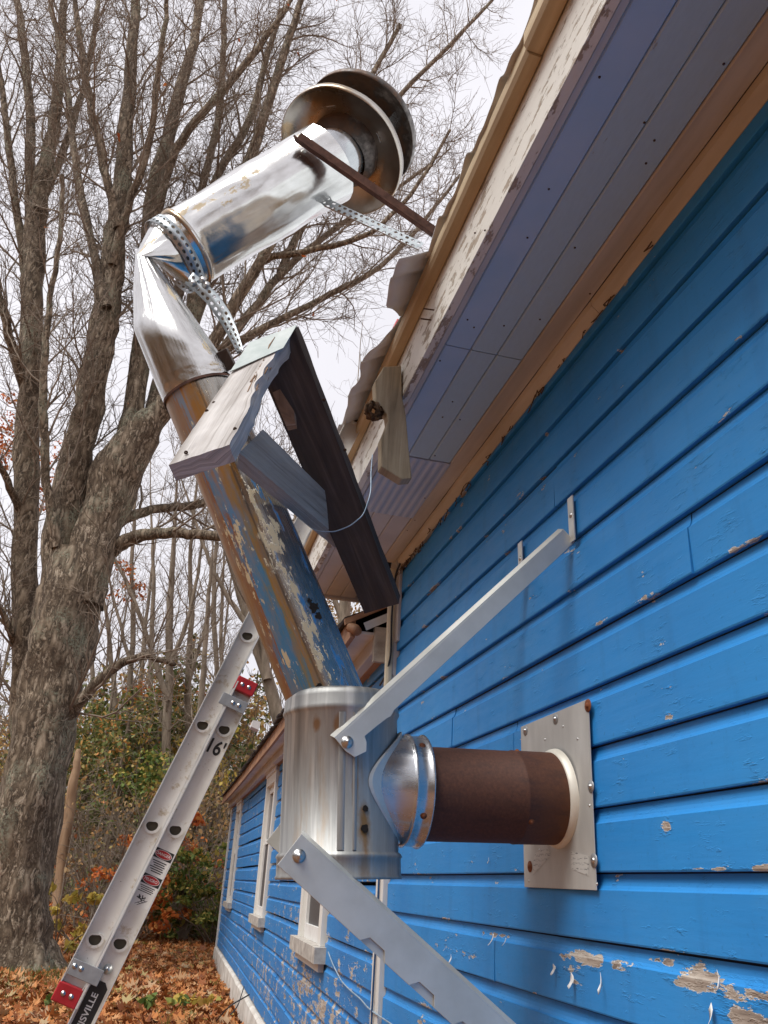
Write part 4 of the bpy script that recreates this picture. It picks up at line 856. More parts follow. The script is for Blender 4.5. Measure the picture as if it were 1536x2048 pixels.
# guide bead between the rails
V, F = bar(fly_c + ld * s_fl0 - ln * .0365 + np.array([0, -.012, 0]), fly_c + ld * s_b1 - ln * .0365 + np.array([0, -.012, 0]), .004, .024, ln); mesh('guide_bead', V, F, M['alu'], lad)
def dshape(r, k=1.0):
    pts = []
    for g in np.linspace(-PI * .5, PI * .5, 12): pts.append((math.sin(g) * r, -math.cos(g) * r * 1.0 + .0))
    top = [(r * .86, r * .30), (r * .55, r * .48), (-r * .55, r * .48), (-r * .86, r * .30)]
    return [(-x, y) for x, y in pts[::-1]][::-1] + top if False else pts + top
ez, ex = np.array([0, 0, 1.]), np.array([1., 0, 0])
def rungs(c0, sa, sb, w=WID):
    k = math.ceil((sa + .06) / sp); 
    while k * sp < sb - .05:
        c = c0 + ld * (k * sp); o = np.array(dshape(.0235)); i_ = np.array(dshape(.0165)); m = len(o); V = []
        for yy, sh in ((-.007, o), (w + .004, o), (-.007, i_), (-.0018, i_)):
            for q in sh: V.append(c + ex * q[0] + ez * (q[1] + .004) + np.array([0, yy, 0]))
        F = [[j, (j + 1) % m, m + (j + 1) % m, m + j] for j in range(m)] + [[j, 2 * m + j, 2 * m + (j + 1) % m, (j + 1) % m] for j in range(m)]
        r = mesh('rung', V, F, M['alu'], lad); mesh('rung_shade_recess', [V[2 * m + j] for j in range(m)] + [V[3 * m + j] for j in range(m)], [[j, m + j, m + (j + 1) % m, (j + 1) % m] for j in range(m)] + [list(range(m, 2 * m))], M['rungin'], r)
        k += 1
rungs(fly_c, s_fl0, s_fl1); rungs(base_c, s_b0, s_b1)
def onrail(c0, s, q, y=-.0015): return c0 + ld * s + ln * q + np.array([0, y, 0])
def railcap(c0, s0, s1, h=RWD / 2):
    P = [onrail(c0, s, q, -.023) for s, q in ((s0, -h - .002), (s0, h + .002), (s1, h + .002), (s1, -h - .002))]
    o = bevel(mesh('rail_cap', *prism(P, (0, .027, 0)), M['redcap'], lad), .003)
    for q in (-.011, .011): mesh('rivet', *dome(onrail(c0, (s0 + s1) / 2, q, -.0235), (0, -1, 0), .0042, .003, 10), M['steel'], o, True)
railcap(fly_c, s_fl0 - .004, s_fl0 + .042); railcap(base_c, s_b1 - .040, s_b1 + .004); railcap(fly_c, s_fl1 - .045, s_fl1 + .004)
# fly bracket plates
def clip(c0, s0, s1, q0_, q1_, rv):
    P = [onrail(c0, s, q, -.0255) for s, q in ((s0, q0_), (s0, q1_), (s1, q1_), (s1, q0_))]; o = bevel(mesh('guide_bracket', *prism(P, (0, .003, 0)), M['zincdull'], lad), .0012)
    for s, q in rv: mesh('rivet', *dome(onrail(c0, s, q, -.0258), (0, -1, 0), .0045, .003, 10), M['steel'], o, True)
clip(base_c, s_b1 - .098, s_b1 - .062, -.031, .052, [(s_b1 - .08, -.008), (s_b1 - .08, .012)])
clip(fly_c, s_fl0 + .060, s_fl0 + .098, -.058, .026, [(s_fl0 + .082, .016), (s_fl0 + .082, -.002)])
s_w = (ony(215, 1938, LYD) - ba) @ ld
V, F, U = lathe(onrail(base_c, s_w, 0, -.002), onrail(base_c, s_w, 0, -.006), [(0, .0125), (1, .012), (1.01, .007), (2.2, .0065), (2.3, .001)], 24); mesh('pivot_bolt', V, F, M['steel'], lad, True)
# printed labels
M['blk'] = two('black_label_print', (.012, .012, .013), (.02, .02, .02), 50, .45, bump=0); M['wht'] = two('white_label_print', (.70, .69, .67), (.76, .75, .73), 50, .5, bump=0); M['redp'] = two('red_label_print', (.42, .015, .02), (.46, .02, .025), 50, .45, bump=0)
def decal(name, c0, s0, s1, q0_, q1_, mat, y, parent, cut=0):
    P = [(s0, q0_), (s0, q1_), (s1, q1_), (s1, q0_)]
    if cut: P = [(s0, q0_), (s0, q1_), (s1 - cut, q1_), (s1, q1_ - cut), (s1, q0_ + cut), (s1 - cut, q0_)]
    return mesh(name, [onrail(c0, s, q, y) for s, q in P], [list(range(len(P)))[::-1]], mat, parent)
def text(body, c0, s, q, size, along, y, mat, parent, sx=1.0, name='lettering', bold=.012):
    cu = bpy.data.curves.new('t', 'FONT'); cu.body = body; cu.size = size; cu.align_x = 'CENTER'; cu.align_y = 'CENTER'; cu.offset = size * bold
    tmp = bpy.data.objects.new('t', cu); COL.objects.link(tmp); dg = bpy.context.evaluated_depsgraph_get(); me = bpy.data.meshes.new_from_object(tmp.evaluated_get(dg))
    V = np.array([v.co[:] for v in me.vertices]); F = [list(p_.vertices) for p_ in me.polygons]; bpy.data.objects.remove(tmp); bpy.data.curves.remove(cu)
    ux, uy = (ld, ln) if along else (-ln, ld)
    return mesh(name, [onrail(c0, s, q, y) + ux * v[0] * sx + uy * v[1] for v in V], F, mat, parent)
sB = lambda x, y: (ony(x, y, LYD) - ba) @ ld
text("16'", base_c, sB(432, 1497), .001, .060, False, -.0022, M['blk'], lad, .8, bold=.02)
sd, se = sB(331, 1701), sB(270, 1810); qa, qb = -.0275, .0275
st = decal('warning_label', base_c, se, sd, qa, qb, M['wht'], -.0018, lad); Lh = sd - se
def oval(s, q, rs, rq, mat, y): return mesh('oval', [onrail(base_c, s + rs * math.sin(g), q + rq * math.cos(g), y) for g in np.linspace(0, 2 * PI, 28)[:-1]], [list(range(27))], mat, st)
for top in (sd, sd - Lh * .46):
    decal('label_panel', base_c, top - Lh * .165, top, qa, qb, M['blk'], -.0021, st); oval(top - Lh * .083, 0, Lh * .073, .025, M['wht'], -.0024); oval(top - Lh * .083, 0, Lh * .065, .0235, M['redp'], -.0027)
text('DANGER', base_c, sd - Lh * .083, 0, .0105, False, -.003, M['wht'], st); text('PELIGRO', base_c, sd - Lh * .543, 0, .0098, False, -.003, M['wht'], st)
for i in range(6): decal('print_line', base_c, sd - Lh * (.205 + i * .036), sd - Lh * (.222 + i * .036), -.020 + .003 * (i % 2), .021 - .004 * (i % 3), M['blk'], -.0021, st)
for i in range(4): decal('print_line', base_c, sd - Lh * (.655 + i * .030), sd - Lh * (.668 + i * .030), -.021 + .003 * (i % 2), .021 - .003 * (i % 3), M['blk'], -.0021, st)
for nm, pts in (('falling_figure', [((.84, .012), (.90, -.002)), ((.86, .016), (.875, .004)), ((.815, .012), (.85, .006)), ((.81, .002), (.86, .0)), ((.83, -.008), (.875, .002))]), ('ladder_icon', [((.87, -.016), (.985, .006)), ((.86, -.008), (.975, .013)), ((.89, -.014), (.882, -.004)), ((.92, -.008), (.912, .002)), ((.95, -.002), (.942, .008))])):
    vf = [bar(onrail(base_c, sd - Lh * A[0], A[1], -.0022), onrail(base_c, sd - Lh * B[0], B[1], -.0022), .0028 if nm[0] == 'f' else .0013, .0004, np.array([0, 0, 1.]) if False else ln + ld * .3) for A, B in pts]; mesh(nm, *joinvf(*vf), M['blk'], st)
s1_, s0_ = sB(203, 1962), sB(203, 1962) - .46
nl = decal('name_label', base_c, s0_, s1_, -.0225, .0225, M['blk'], -.0018, lad, .012)
text('LOUISVILLE', base_c, s1_ - .022 - .066, 0, .0225, True, -.0022, M['wht'], nl, 1.05, bold=.02)

# ------------------------------------------------------------------ vegetation helpers
def fast(name, V, F, mat, parent=None, smooth=False):
    V = np.asarray(V, np.float32); F = np.asarray(F, np.int32); k = F.shape[1]; lo, hi = V.min(0), V.max(0)
    org = np.array([(lo[0] + hi[0]) / 2, (lo[1] + hi[1]) / 2, lo[2]], np.float32); me = bpy.data.meshes.new(name)
    me.vertices.add(len(V)); me.vertices.foreach_set('co', (V - org).ravel()); me.loops.add(F.size); me.loops.foreach_set('vertex_index', F.ravel())
    me.polygons.add(len(F)); me.polygons.foreach_set('loop_start', np.arange(len(F), dtype=np.int32) * k)
    if smooth: me.polygons.foreach_set('use_smooth', np.ones(len(F), bool))
    me.materials.append(mat); me.update(calc_edges=True); return link(bpy.data.objects.new(name, me), org.tolist(), parent)
t = NT('ridged_grey_brown_bark'); p = t.pos(); v = t.mapv(p, (1, 1, .27)); wv = t.noise(p, 3, 3, .6, 0, True); vm = t.n('ShaderNodeVectorMath'); vm.operation = 'MULTIPLY_ADD'; t.l(wv, vm.inputs[0]); vm.inputs[1].default_value = (.14, .14, .08); t.l(v, vm.inputs[2]); v = vm.outputs[0]
n = t.noise(v, 24, 7, .76); rd = t.noise(v, 12, 4, .65); m = t.noise(p, 1.5, 4); f = t.noise(p, 30, 5, .65)
h = t.math('ADD', t.math('MULTIPLY', t.math('ABSOLUTE', t.math('SUBTRACT', rd, .5)), 1.6), t.math('MULTIPLY', n, .75))
c = t.ramp(h, [(.30, (.022, .015, .009)), (.41, (.115, .082, .052)), (.52, (.27, .21, .145)), (.66, (.46, .375, .28))])
c = t.mix(t.math('MULTIPLY', t.rng(m, .54, .64), t.rng(f, .45, .6)), c, (.27, .28, .20)); c = t.mix(t.math('MULTIPLY', t.rng(m, .47, .38), t.rng(f, .58, .42, .1, .8)), c, (.06, .036, .02))
M['bark'] = t.fin(c, .92, 0, t.bump(h, 1.0, .05))
M['twig'] = two('dark_grey_brown_twig', (.155, .118, .085), (.26, .205, .155), 3, .9, bump=0, coord='pos')
M['bark2'] = two('grey_woodland_bark', (.14, .11, .078), (.27, .215, .16), 7, .92, bump=.5, dist=.03, stretch=(1, 1, .3), coord='pos')
M['snag'] = two('tan_barkless_snag', (.22, .13, .07), (.38, .25, .15), 7, .9, bump=.4, dist=.02, stretch=(1, 1, .2), coord='pos')
def leafmat(name, stops, tr=.25):
    t = NT(name); c = t.ramp(t.isl(), stops); t.set(t.b.inputs['Base Color'], c); t.b.inputs['Roughness'].default_value = .6; t.b.inputs['Specular IOR Level'].default_value = .25
    d = t.n('ShaderNodeBsdfTranslucent'); t.l(c, d.inputs[0]); mx_ = t.n('ShaderNodeMixShader'); mx_.inputs[0].default_value = tr; t.l(t.b.outputs[0], mx_.inputs[1]); t.l(d.outputs[0], mx_.inputs[2]); t.l(mx_.outputs[0], t.out.inputs[0]); return t.m
M['litter'] = leafmat('fallen_maple_leaves', [(0, (.13, .04, .015)), (.3, (.33, .105, .03)), (.55, (.46, .175, .052)), (.8, (.54, .27, .11)), (.94, (.40, .28, .17)), (1, (.30, .27, .06))], .15)
M['lv_orange'] = leafmat('orange_maple_leaves', [(0, (.38, .08, .02)), (.5, (.58, .16, .035)), (1, (.62, .27, .07))])
M['lv_yellow'] = leafmat('yellow_leaves', [(0, (.36, .30, .05)), (.5, (.56, .42, .09)), (1, (.62, .40, .10))])
M['lv_green'] = leafmat('dull_green_leaves', [(0, (.07, .12, .03)), (.5, (.14, .20, .045)), (.75, (.30, .30, .07)), (1, (.52, .36, .09))])
M['lv_fir'] = leafmat('dark_evergreen_sprays', [(0, (.07, .10, .03)), (.45, (.155, .18, .055)), (.72, (.31, .29, .09)), (.88, (.54, .31, .10)), (1, (.58, .23, .07))])
M['lv_brown'] = leafmat('dry_brown_leaves', [(0, (.26, .165, .085)), (.4, (.42, .29, .15)), (.7, (.55, .30, .11)), (1, (.34, .34, .12))])
def grow(out, p, d, L, r, lv, mx_, up=.06, wig=.16, sp=(0, .42, .26, .13), ln_=(0, 2.2, .95, .38), dens=1.0):
    n = (10, 8, 6, 4)[lv]; st = L / n; P = [np.array(p, float)]; d = np.array(d, float); D = []
    for i in range(n):
        d = d + rng.normal(0, wig, 3) + np.array([0, 0, up]); d /= np.linalg.norm(d); D.append(d); P.append(P[-1] + d * st)
    tt = np.linspace(0, 1, n + 1); out[lv].append((np.array(P), np.maximum(r * (1 - .8 * tt), .0032), (8, 6, 4, 3)[lv]))
    if lv < mx_: sprout(out, np.array(P), r * (1 - .7 * tt), lv + 1, mx_, sp, ln_, dens, .18)
def sprout(out, P, rad, lv, mx_, sp, ln_, dens=1.0, t0=.12):
    seg = np.linalg.norm(np.diff(P, axis=0), axis=1); cum = np.concatenate([[0], np.cumsum(seg)]); L = cum[-1]; s = L * t0
    while s < L:
        i = min(len(seg) - 1, int(np.searchsorted(cum, s)) - 1); i = max(i, 0); f = (s - cum[i]) / max(seg[i], 1e-6); p = P[i] + (P[i + 1] - P[i]) * f; d = norm(P[i + 1] - P[i])
        q = rng.normal(0, 1, 3); q -= d * (q @ d); q /= np.linalg.norm(q) + 1e-6; ang = rng.uniform(.45, .95); nd = d * math.cos(ang) + q * math.sin(ang); nd[2] += .12 if lv < 3 else .05
        ll = ln_[lv] * rng.uniform(.55, 1.35) * (1 - .45 * s / L); ri = max(.0035, min(np.interp(i + f, range(len(rad)), rad) * .6, (.0, .027, .011, .006)[lv] * rng.uniform(.7, 1.2)))
        grow(out, p, norm(nd), ll, ri, lv, mx_, (.0, .07, .04, .02)[lv], (.0, .15, .17, .2)[lv], sp, ln_, dens); s += sp[lv] / dens * rng.uniform(.5, 1.5)
def batch(par, per_m, L, r, jit=.25, t0=.1, k=4, fwd=.75, up=.08):
    """many thin twigs at once, growing off the branches in par; returns points (n,k,3)."""
    A, B, W_ = [], [], []
    for P, _, _s in par:
        P = np.asarray(P); A.append(P[:-1]); B.append(P[1:])
    A, B = np.vstack(A), np.vstack(B); ln = np.linalg.norm(B - A, axis=1); cnt = rng.poisson(ln * per_m); i = np.repeat(np.arange(len(A)), cnt); n = len(i); f = rng.uniform(0, 1, n)[:, None]
    p = A[i] + (B[i] - A[i]) * f; d = (B[i] - A[i]) / (ln[i][:, None] + 1e-9); q = rng.normal(0, 1, (n, 3)); q -= d * (q * d).sum(1)[:, None]; q /= np.linalg.norm(q, axis=1)[:, None] + 1e-9
    d = d * fwd + q * rng.uniform(.4, .95, n)[:, None] + np.array([0, 0, up]); pts = [p]; l = L * rng.uniform(.4, 1.5, n)[:, None] / (k - 1)
    for _ in range(k - 1): d = d + rng.normal(0, jit, (n, 3)); d /= np.linalg.norm(d, axis=1)[:, None]; p = p + d * l; pts.append(p)
    return np.stack(pts, 1), r * rng.uniform(.7, 1.3, n)
def batch_tubes(P, r, sides=3):
    n, k, _ = P.shape; T = np.gradient(P, axis=1); T /= np.linalg.norm(T, axis=2)[..., None] + 1e-9; ref = np.eye(3)[np.argmin(np.abs(T.mean(1)), 1)][:, None, :]; E1 = np.cross(T, ref); E1 /= np.linalg.norm(E1, axis=2)[..., None] + 1e-9; E2 = np.cross(T, E1)
    th = np.arange(sides) * 2 * PI / sides; rr = (r[:, None] * np.linspace(1, .45, k)[None])[..., None, None]; V = P[:, :, None] + rr * (np.cos(th)[:, None] * E1[:, :, None] + np.sin(th)[:, None] * E2[:, :, None])
    b = np.arange(n)[:, None, None] * k * sides + np.arange(k - 1)[None, :, None] * sides; j = np.arange(sides)[None, None]; j2 = (j + 1) % sides
    return V.reshape(-1, 3), np.stack([b + j, b + j2, b + sides + j2, b + sides + j], -1).reshape(-1, 4)
def aslist(P): return [(q, None, 3) for q in P]
def limb(pts, Ya, Yb):
    """traced limb [(px, py, half width px)] placed at a distance running from Ya to Yb."""
    P, r = [], []
    for i, (x, y, w) in enumerate(pts):
        q = ony(x, y, Ya + (Yb - Ya) * i / (len(pts) - 1)); zc = (q - CAM) @ (RW @ np.array([0, 0, 1.])); P.append(q); r.append(w * zc / FPX)
    P, r = np.array(P), np.array(r); t0 = np.linspace(0, len(P) - 1, (len(P) - 1) * 4 + 1); Q = np.stack([np.interp(t0, range(len(P)), P[:, i]) for i in range(3)], 1)
    for _ in range(3): Q[1:-1] = (Q[:-2] + 2 * Q[1:-1] + Q[2:]) / 4
    rr = np.interp(t0, range(len(P)), r); Q[1:-1] += rng.normal(0, .012, Q[1:-1].shape) * 1.0; return Q, rr
def barktube(Q, r, sides=20, amp=.12, seed=0):
    V, F = tube(Q, r, sides); n = len(Q); C = np.repeat(Q, sides, 0); d = V - C
    k = np.array([1 + amp * mnoise.noise(Vector((float(d[i, 0] / r[i // sides]) * 1.9 + seed, float(d[i, 1] / r[i // sides]) * 1.9, float(V[i, 2]) * 1.1))) + amp * .5 * mnoise.noise(Vector((float(d[i, 0] / r[i // sides]) * 5, float(d[i, 1] / r[i // sides]) * 5 + seed, float(V[i, 2]) * 2.5))) for i in range(len(V))])
    return C + d * k[:, None], F
def catvf(lst):
    Vs, Fs, n = [], [], 0
    for v, f in lst: Vs.append(v); Fs.append(np.asarray(f) + n); n += len(v)
    return np.vstack(Vs), np.vstack(Fs)
def make_tree(name, label, limbs, group=None, mx_=3, dens=1.0, trunk_mat='bark', t0=.12, sp=(0, .42, .26, .13), ln_=(0, 2.2, .95, .38), skip=(), tw=0):
    base = limbs[0][0][0]; root = thing(name, (base[0], base[1], GZ), label, 'tree', group); out = [[], [], [], []]
    fast('trunk', *catvf([barktube(Q, r, 22 if r[0] > .2 else 10, .26 if r[0] > .2 else .1, i * 3) for i, (Q, r) in enumerate(limbs)]), M[trunk_mat], root, True)
    for i, (Q, r) in enumerate(limbs):
        if i in skip: continue
        sprout(out, Q, r * .5, 1, mx_, sp, ln_, dens, t0)
    allb = out[1] + out[2] + out[3]
    if allb:
        vf = [tubes(allb)]
        if tw:
            P3, r3 = batch(out[1] + out[2], tw, .55, .0052); P4, r4 = batch(aslist(P3), tw * .8, .26, .0036, k=3); vf += [batch_tubes(P3, r3), batch_tubes(P4, r4)]
        fast('crown', *catvf(vf), M['twig'], root, True)
    return root, allb
def leaves(name, C, size, mat, parent, droop=.3, n5=False):
    C = np.asarray(C, float); n = len(C); a = rng.normal(0, 1, (n, 3)); a /= np.linalg.norm(a, axis=1)[:, None]; b = rng.normal(0, 1, (n, 3)); b -= a * (a * b).sum(1)[:, None]; b /= np.linalg.norm(b, axis=1)[:, None]
    s = size * rng.uniform(.6, 1.35, n)[:, None]; c = np.cross(a, b)
    sh = [(0, -1, 0), (.55, -.45, .15), (.5, .3, .1), (0, 1, -.15), (-.5, .3, .1), (-.55, -.45, .15)]
    V = np.stack([C + s * (x * a + y * b + z * c) for x, y, z in sh], 1).reshape(-1, 3); i = np.arange(n)[:, None] * 6
    return fast(name, V, i + np.arange(6)[None], mat, parent)

# ------------------------------------------------------------------ the old maple and its neighbour
YM = 13.2
MB = [limb(q, a, b) for q, a, b in [
    ([(48, 1990, 92), (50, 1950, 72), (44, 1880, 58), (42, 1800, 55), (48, 1680, 56), (70, 1540, 59), (97, 1400, 62), (125, 1280, 64), (143, 1190, 64), (156, 1110, 52)], YM, YM),
    ([(120, 1230, 40), (122, 1110, 36), (140, 970, 31), (165, 870, 29), (182, 800, 29), (200, 700, 27), (214, 615, 25), (225, 530, 23), (234, 450, 20), (246, 340, 16), (255, 228, 13), (263, 120, 11), (270, 10, 9), (276, -90, 6)], YM + .1, YM - .8),
    ([(160, 1210, 46), (190, 1080, 44), (214, 1000, 45), (245, 930, 45), (272, 880, 38), (300, 835, 26)], YM - .1, YM - .4),
    ([(248, 930, 24), (262, 830, 21), (283, 720, 19), (291, 600, 17), (295, 470, 15), (311, 360, 14), (337, 273, 12), (362, 170, 11), (387, 91, 9), (404, -10, 8), (415, -90, 5)], YM - .2, YM + 1.2),
    ([(290, 860, 26), (350, 785, 19), (419, 697, 13), (497, 560, 11), (565, 456, 9), (640, 330, 7), (720, 190, 5), (800, 50, 4)], YM - .3, YM - 2.0),
    ([(300, 845, 18), (390, 770, 12), (470, 665, 9), (560, 545, 8), (650, 470, 6), (760, 400, 4), (860, 330, 3)], YM - .3, YM + 1.5),
    ([(292, 520, 10), (319, 410, 9), (346, 300, 9), (410, 219, 8), (501, 118, 7), (570, 20, 5), (620, -60, 3)], YM + .3, YM - 1.0),
    ([(300, 850, 18), (318, 780, 15), (345, 640, 12), (392, 420, 8), (437, 255, 7), (447, 120, 6), (449, -20, 5)], YM, YM + 2.0),
    ([(305, 840, 16), (340, 770, 13), (380, 640, 11), (424, 346, 8), (492, 273, 8), (524, 150, 6), (562, 20, 5)], YM, YM + .5),
    ([(302, 845, 18), (345, 765, 16), (400, 600, 14), (470, 400, 12), (500, 315, 11), (547, 173, 9), (590, 40, 7), (620, -60, 4)], YM + .5, YM - .6),
    ([(237, 456, 11), (218, 380, 9), (200, 296, 8), (172, 160, 7), (155, 60, 6), (145, -50, 4)], YM - .8, YM - 1.6),
    ([(214, 615, 10), (180, 470, 8), (150, 330, 7), (138, 200, 6), (110, 60, 5), (90, -50, 4)], YM - .7, YM + 1.0),
    ([(185, 1125, 20), (225, 1098, 17), (262, 1074, 14), (300, 1067, 12), (360, 1067, 11), (435, 1072, 10), (560, 1085, 7), (660, 1050, 4)], YM, YM - 1.2),
    ([(205, 1062, 14), (255, 1033, 12), (300, 1022, 9), (350, 1013, 9), (405, 1010, 8), (480, 990, 6), (570, 950, 4)], YM, YM + 1.0),
    ([(100, 1470, 15), (135, 1436, 14), (170, 1390, 12), (215, 1345, 10), (260, 1318, 8), (300, 1308, 7), (350, 1330, 4)], YM, YM - 1.0),
    ([(560, 545, 8), (620, 420, 7), (700, 300, 6), (800, 190, 5), (900, 90, 4), (985, 0, 3)], YM + .8, YM + .2),
    ([(440, 705, 10), (560, 640, 7), (660, 590, 6), (760, 540, 5), (850, 440, 4), (920, 350, 3)], YM - .6, YM + .6),
    ([(520, 520, 7), (640, 500, 6), (740, 470, 5), (820, 400, 4), (900, 260, 3)], YM - 1, YM - 2),
    ([(113, 1095, 11), (92, 960, 9), (88, 880, 9), (84, 800, 8), (92, 700, 7), (100, 600, 6), (120, 480, 5), (125, 350, 4)], YM - .3, YM - 1.5),
    ([(225, 530, 9), (250, 420, 8), (300, 300, 7), (310, 180, 6), (330, 60, 5), (335, -40, 4)], YM - .6, YM - 2.2)]]
random.seed(3); rng = np.random.default_rng(11)
maple, mbr = make_tree('maple_tree', 'huge old maple with split leaning trunk and bare crown, behind the ladder', MB, dens=1.0, skip=(0, 2), mx_=2, tw=3.3, sp=(0, .38, .24, .13), ln_=(0, 2.5, 1.15, .38))
stx = [b for b in mbr if len(b[0]) == 7]
idx = rng.choice(len(stx), 40); leaves('leaf', np.array([stx[i][0][-1] for i in idx]) + rng.normal(0, .03, (40, 3)), .05, M['lv_orange'], maple)['kind'] = 'stuff'
NB = [limb(q, a, b) for q, a, b in [
    ([(40, 1960, 44), (46, 1700, 30), (48, 1500, 28), (50, 1300, 25), (50, 1100, 24), (52, 900, 23), (60, 780, 23), (65, 638, 21), (69, 500, 20), (74, 400, 18), (95, 320, 13), (110, 240, 12), (118, 150, 10), (126, 60, 8), (130, -50, 5)], 14.6, 14.2),
    ([(67, 520, 13), (60, 400, 11), (62, 250, 9), (50, 110, 8), (30, -30, 6)], 14.4, 15.5),
    ([(58, 800, 11), (25, 700, 9), (0, 590, 8), (-40, 440, 6)], 14.5, 13.0),
    ([(66, 620, 9), (35, 460, 8), (20, 300, 7), (0, 150, 5), (-20, 20, 4)], 14.5, 14.0),
    ([(74, 420, 9), (130, 300, 7), (165, 190, 6), (190, 60, 5), (200, -40, 4)], 14.2, 15.4),
    ([(48, 1330, 9), (20, 1260, 7), (-10, 1200, 5)], 14.6, 14.0), ([(50, 1050, 10), (25, 990, 8), (0, 930, 6), (-40, 850, 4)], 14.5, 13.6)]]
make_tree('maple_tree', 'straight grey maple trunk at the far left edge, left of the leaning one', NB, dens=1.0, mx_=2, tw=3.0, sp=(0, .4, .26, .13), ln_=(0, 2.3, 1.1, .38))

# ------------------------------------------------------------------ background trees
G = 'bare trees at the wood edge'
def bg(pts, Ya, Yb, label, name='bare_tree', dens=.7, mx_=2, mat='bark2', tw=2.2, **k):
    pts = [p + [(2 * p[-1][0] - p[-2][0], 2 * p[-1][1] - p[-2][1], 1.2), (3 * p[-1][0] - 2 * p[-2][0] + 6, 3 * p[-1][1] - 2 * p[-2][1], .5)] if name == 'bare_tree' else p for p in pts]
    return make_tree(name, label, [limb(p, Ya, Yb) for p in pts], G, mx_, dens, mat, tw=tw, **k)
bg([[(575, 1500, 15), (548, 1395, 13), (515, 1300, 11), (490, 1220, 9), (465, 1130, 8), (430, 1030, 6), (395, 930, 4)], [(535, 1360, 9), (520, 1240, 7), (507, 1140, 6), (492, 1040, 5), (470, 940, 3)], [(505, 1270, 6), (460, 1200, 5), (420, 1130, 4), (390, 1040, 3)]], 21, 22, 'grey leaning tree rising behind the dark roof edge of the low wing')
bg([[(318, 1905, 13), (322, 1700, 11), (332, 1500, 9), (340, 1350, 8), (338, 1230, 7), (345, 1120, 5), (352, 1010, 3)], [(336, 1400, 6), (300, 1290, 5), (270, 1200, 4), (240, 1140, 3)], [(340, 1330, 5), (385, 1220, 4), (400, 1120, 3)]], 22, 22.5, 'slim bare tree seen just left of the ladder')
bg([[(408, 1900, 12), (402, 1740, 10), (396, 1600, 9), (398, 1450, 7), (410, 1300, 5), (418, 1190, 4)]], 21, 21, 'bare tree standing between the ladder and the far wing corner')
bg([[(236, 1890, 9), (240, 1700, 8), (236, 1500, 6), (228, 1350, 5), (215, 1250, 4)]], 25, 25, 'thin bare tree right of the maple trunk, deep in the wood')
bg([[(690, 1420, 16), (688, 1300, 14), (690, 1180, 12), (700, 1000, 9)], [(689, 1250, 6), (650, 1150, 5), (620, 1080, 3)]], 24, 24, 'pale trunk showing through the gap above the wing roof', dens=.4)
bg([[(455, 1890, 7), (450, 1650, 6), (452, 1450, 5), (440, 1300, 4), (445, 1180, 3)]], 27, 27, 'thin bare tree close to the far corner of the wing')
bg([[(280, 1890, 8), (284, 1650, 7), (276, 1450, 6), (286, 1300, 4), (300, 1180, 3)]], 28, 28, 'thin bare tree in the wood, behind the middle of the ladder')
bg([[(185, 1890, 7), (180, 1650, 6), (190, 1450, 5), (182, 1300, 4)]], 27, 27, 'thin grey tree close to the right side of the maple trunk')
bg([[(620, 1420, 9), (600, 1250, 7), (585, 1150, 5), (590, 1050, 4)]], 26, 26, 'thin tree mostly hidden behind the painted flue', dens=.4)
bg([[(255, 1890, 7), (262, 1600, 6), (258, 1400, 6), (268, 1250, 5), (262, 1130, 4), (270, 1020, 3)], [(262, 1330, 4), (235, 1230, 3), (215, 1150, 2)]], 24, 24.5, 'slim forked tree with its crown just right of the big fork')
bg([[(372, 1700, 7), (378, 1500, 7), (372, 1350, 6), (385, 1230, 5), (378, 1120, 4), (390, 1010, 3)], [(374, 1380, 4), (405, 1270, 3), (430, 1190, 2)]], 23, 23.5, 'slim tree whose crown shows between ladder top and maple')
bg([[(430, 1700, 7), (428, 1500, 6), (436, 1350, 5), (425, 1220, 5), (432, 1100, 4), (440, 1000, 3)]], 25, 25.5, 'slim tree right behind the upper ladder end')
bg([[(300, 1700, 6), (305, 1480, 6), (298, 1320, 5), (310, 1180, 4), (305, 1080, 3)]], 26, 26.5, 'slim tree behind the lowest bare maple limb')
bg([[(735, 1420, 10), (730, 1280, 9), (738, 1150, 7), (730, 1000, 5)]], 27, 27, 'slim trunk right of the pale one, above the wing roof', dens=.5)
tr, _ = bg([[(105, 1890, 12), (122, 1740, 11), (140, 1600, 10), (152, 1530, 8), (158, 1500, 5)]], 18, 18.3, 'tan barkless leaning dead trunk beside the maple base', 'dead_tree', .15, 2, 'snag')
tr, _ = bg([[(364, 1900, 11), (366, 1830, 10), (370, 1770, 9), (372, 1735, 7)]], 18, 18, 'short broken grey stump left of the green shrubs by the wing', 'dead_tree', .1, 1)

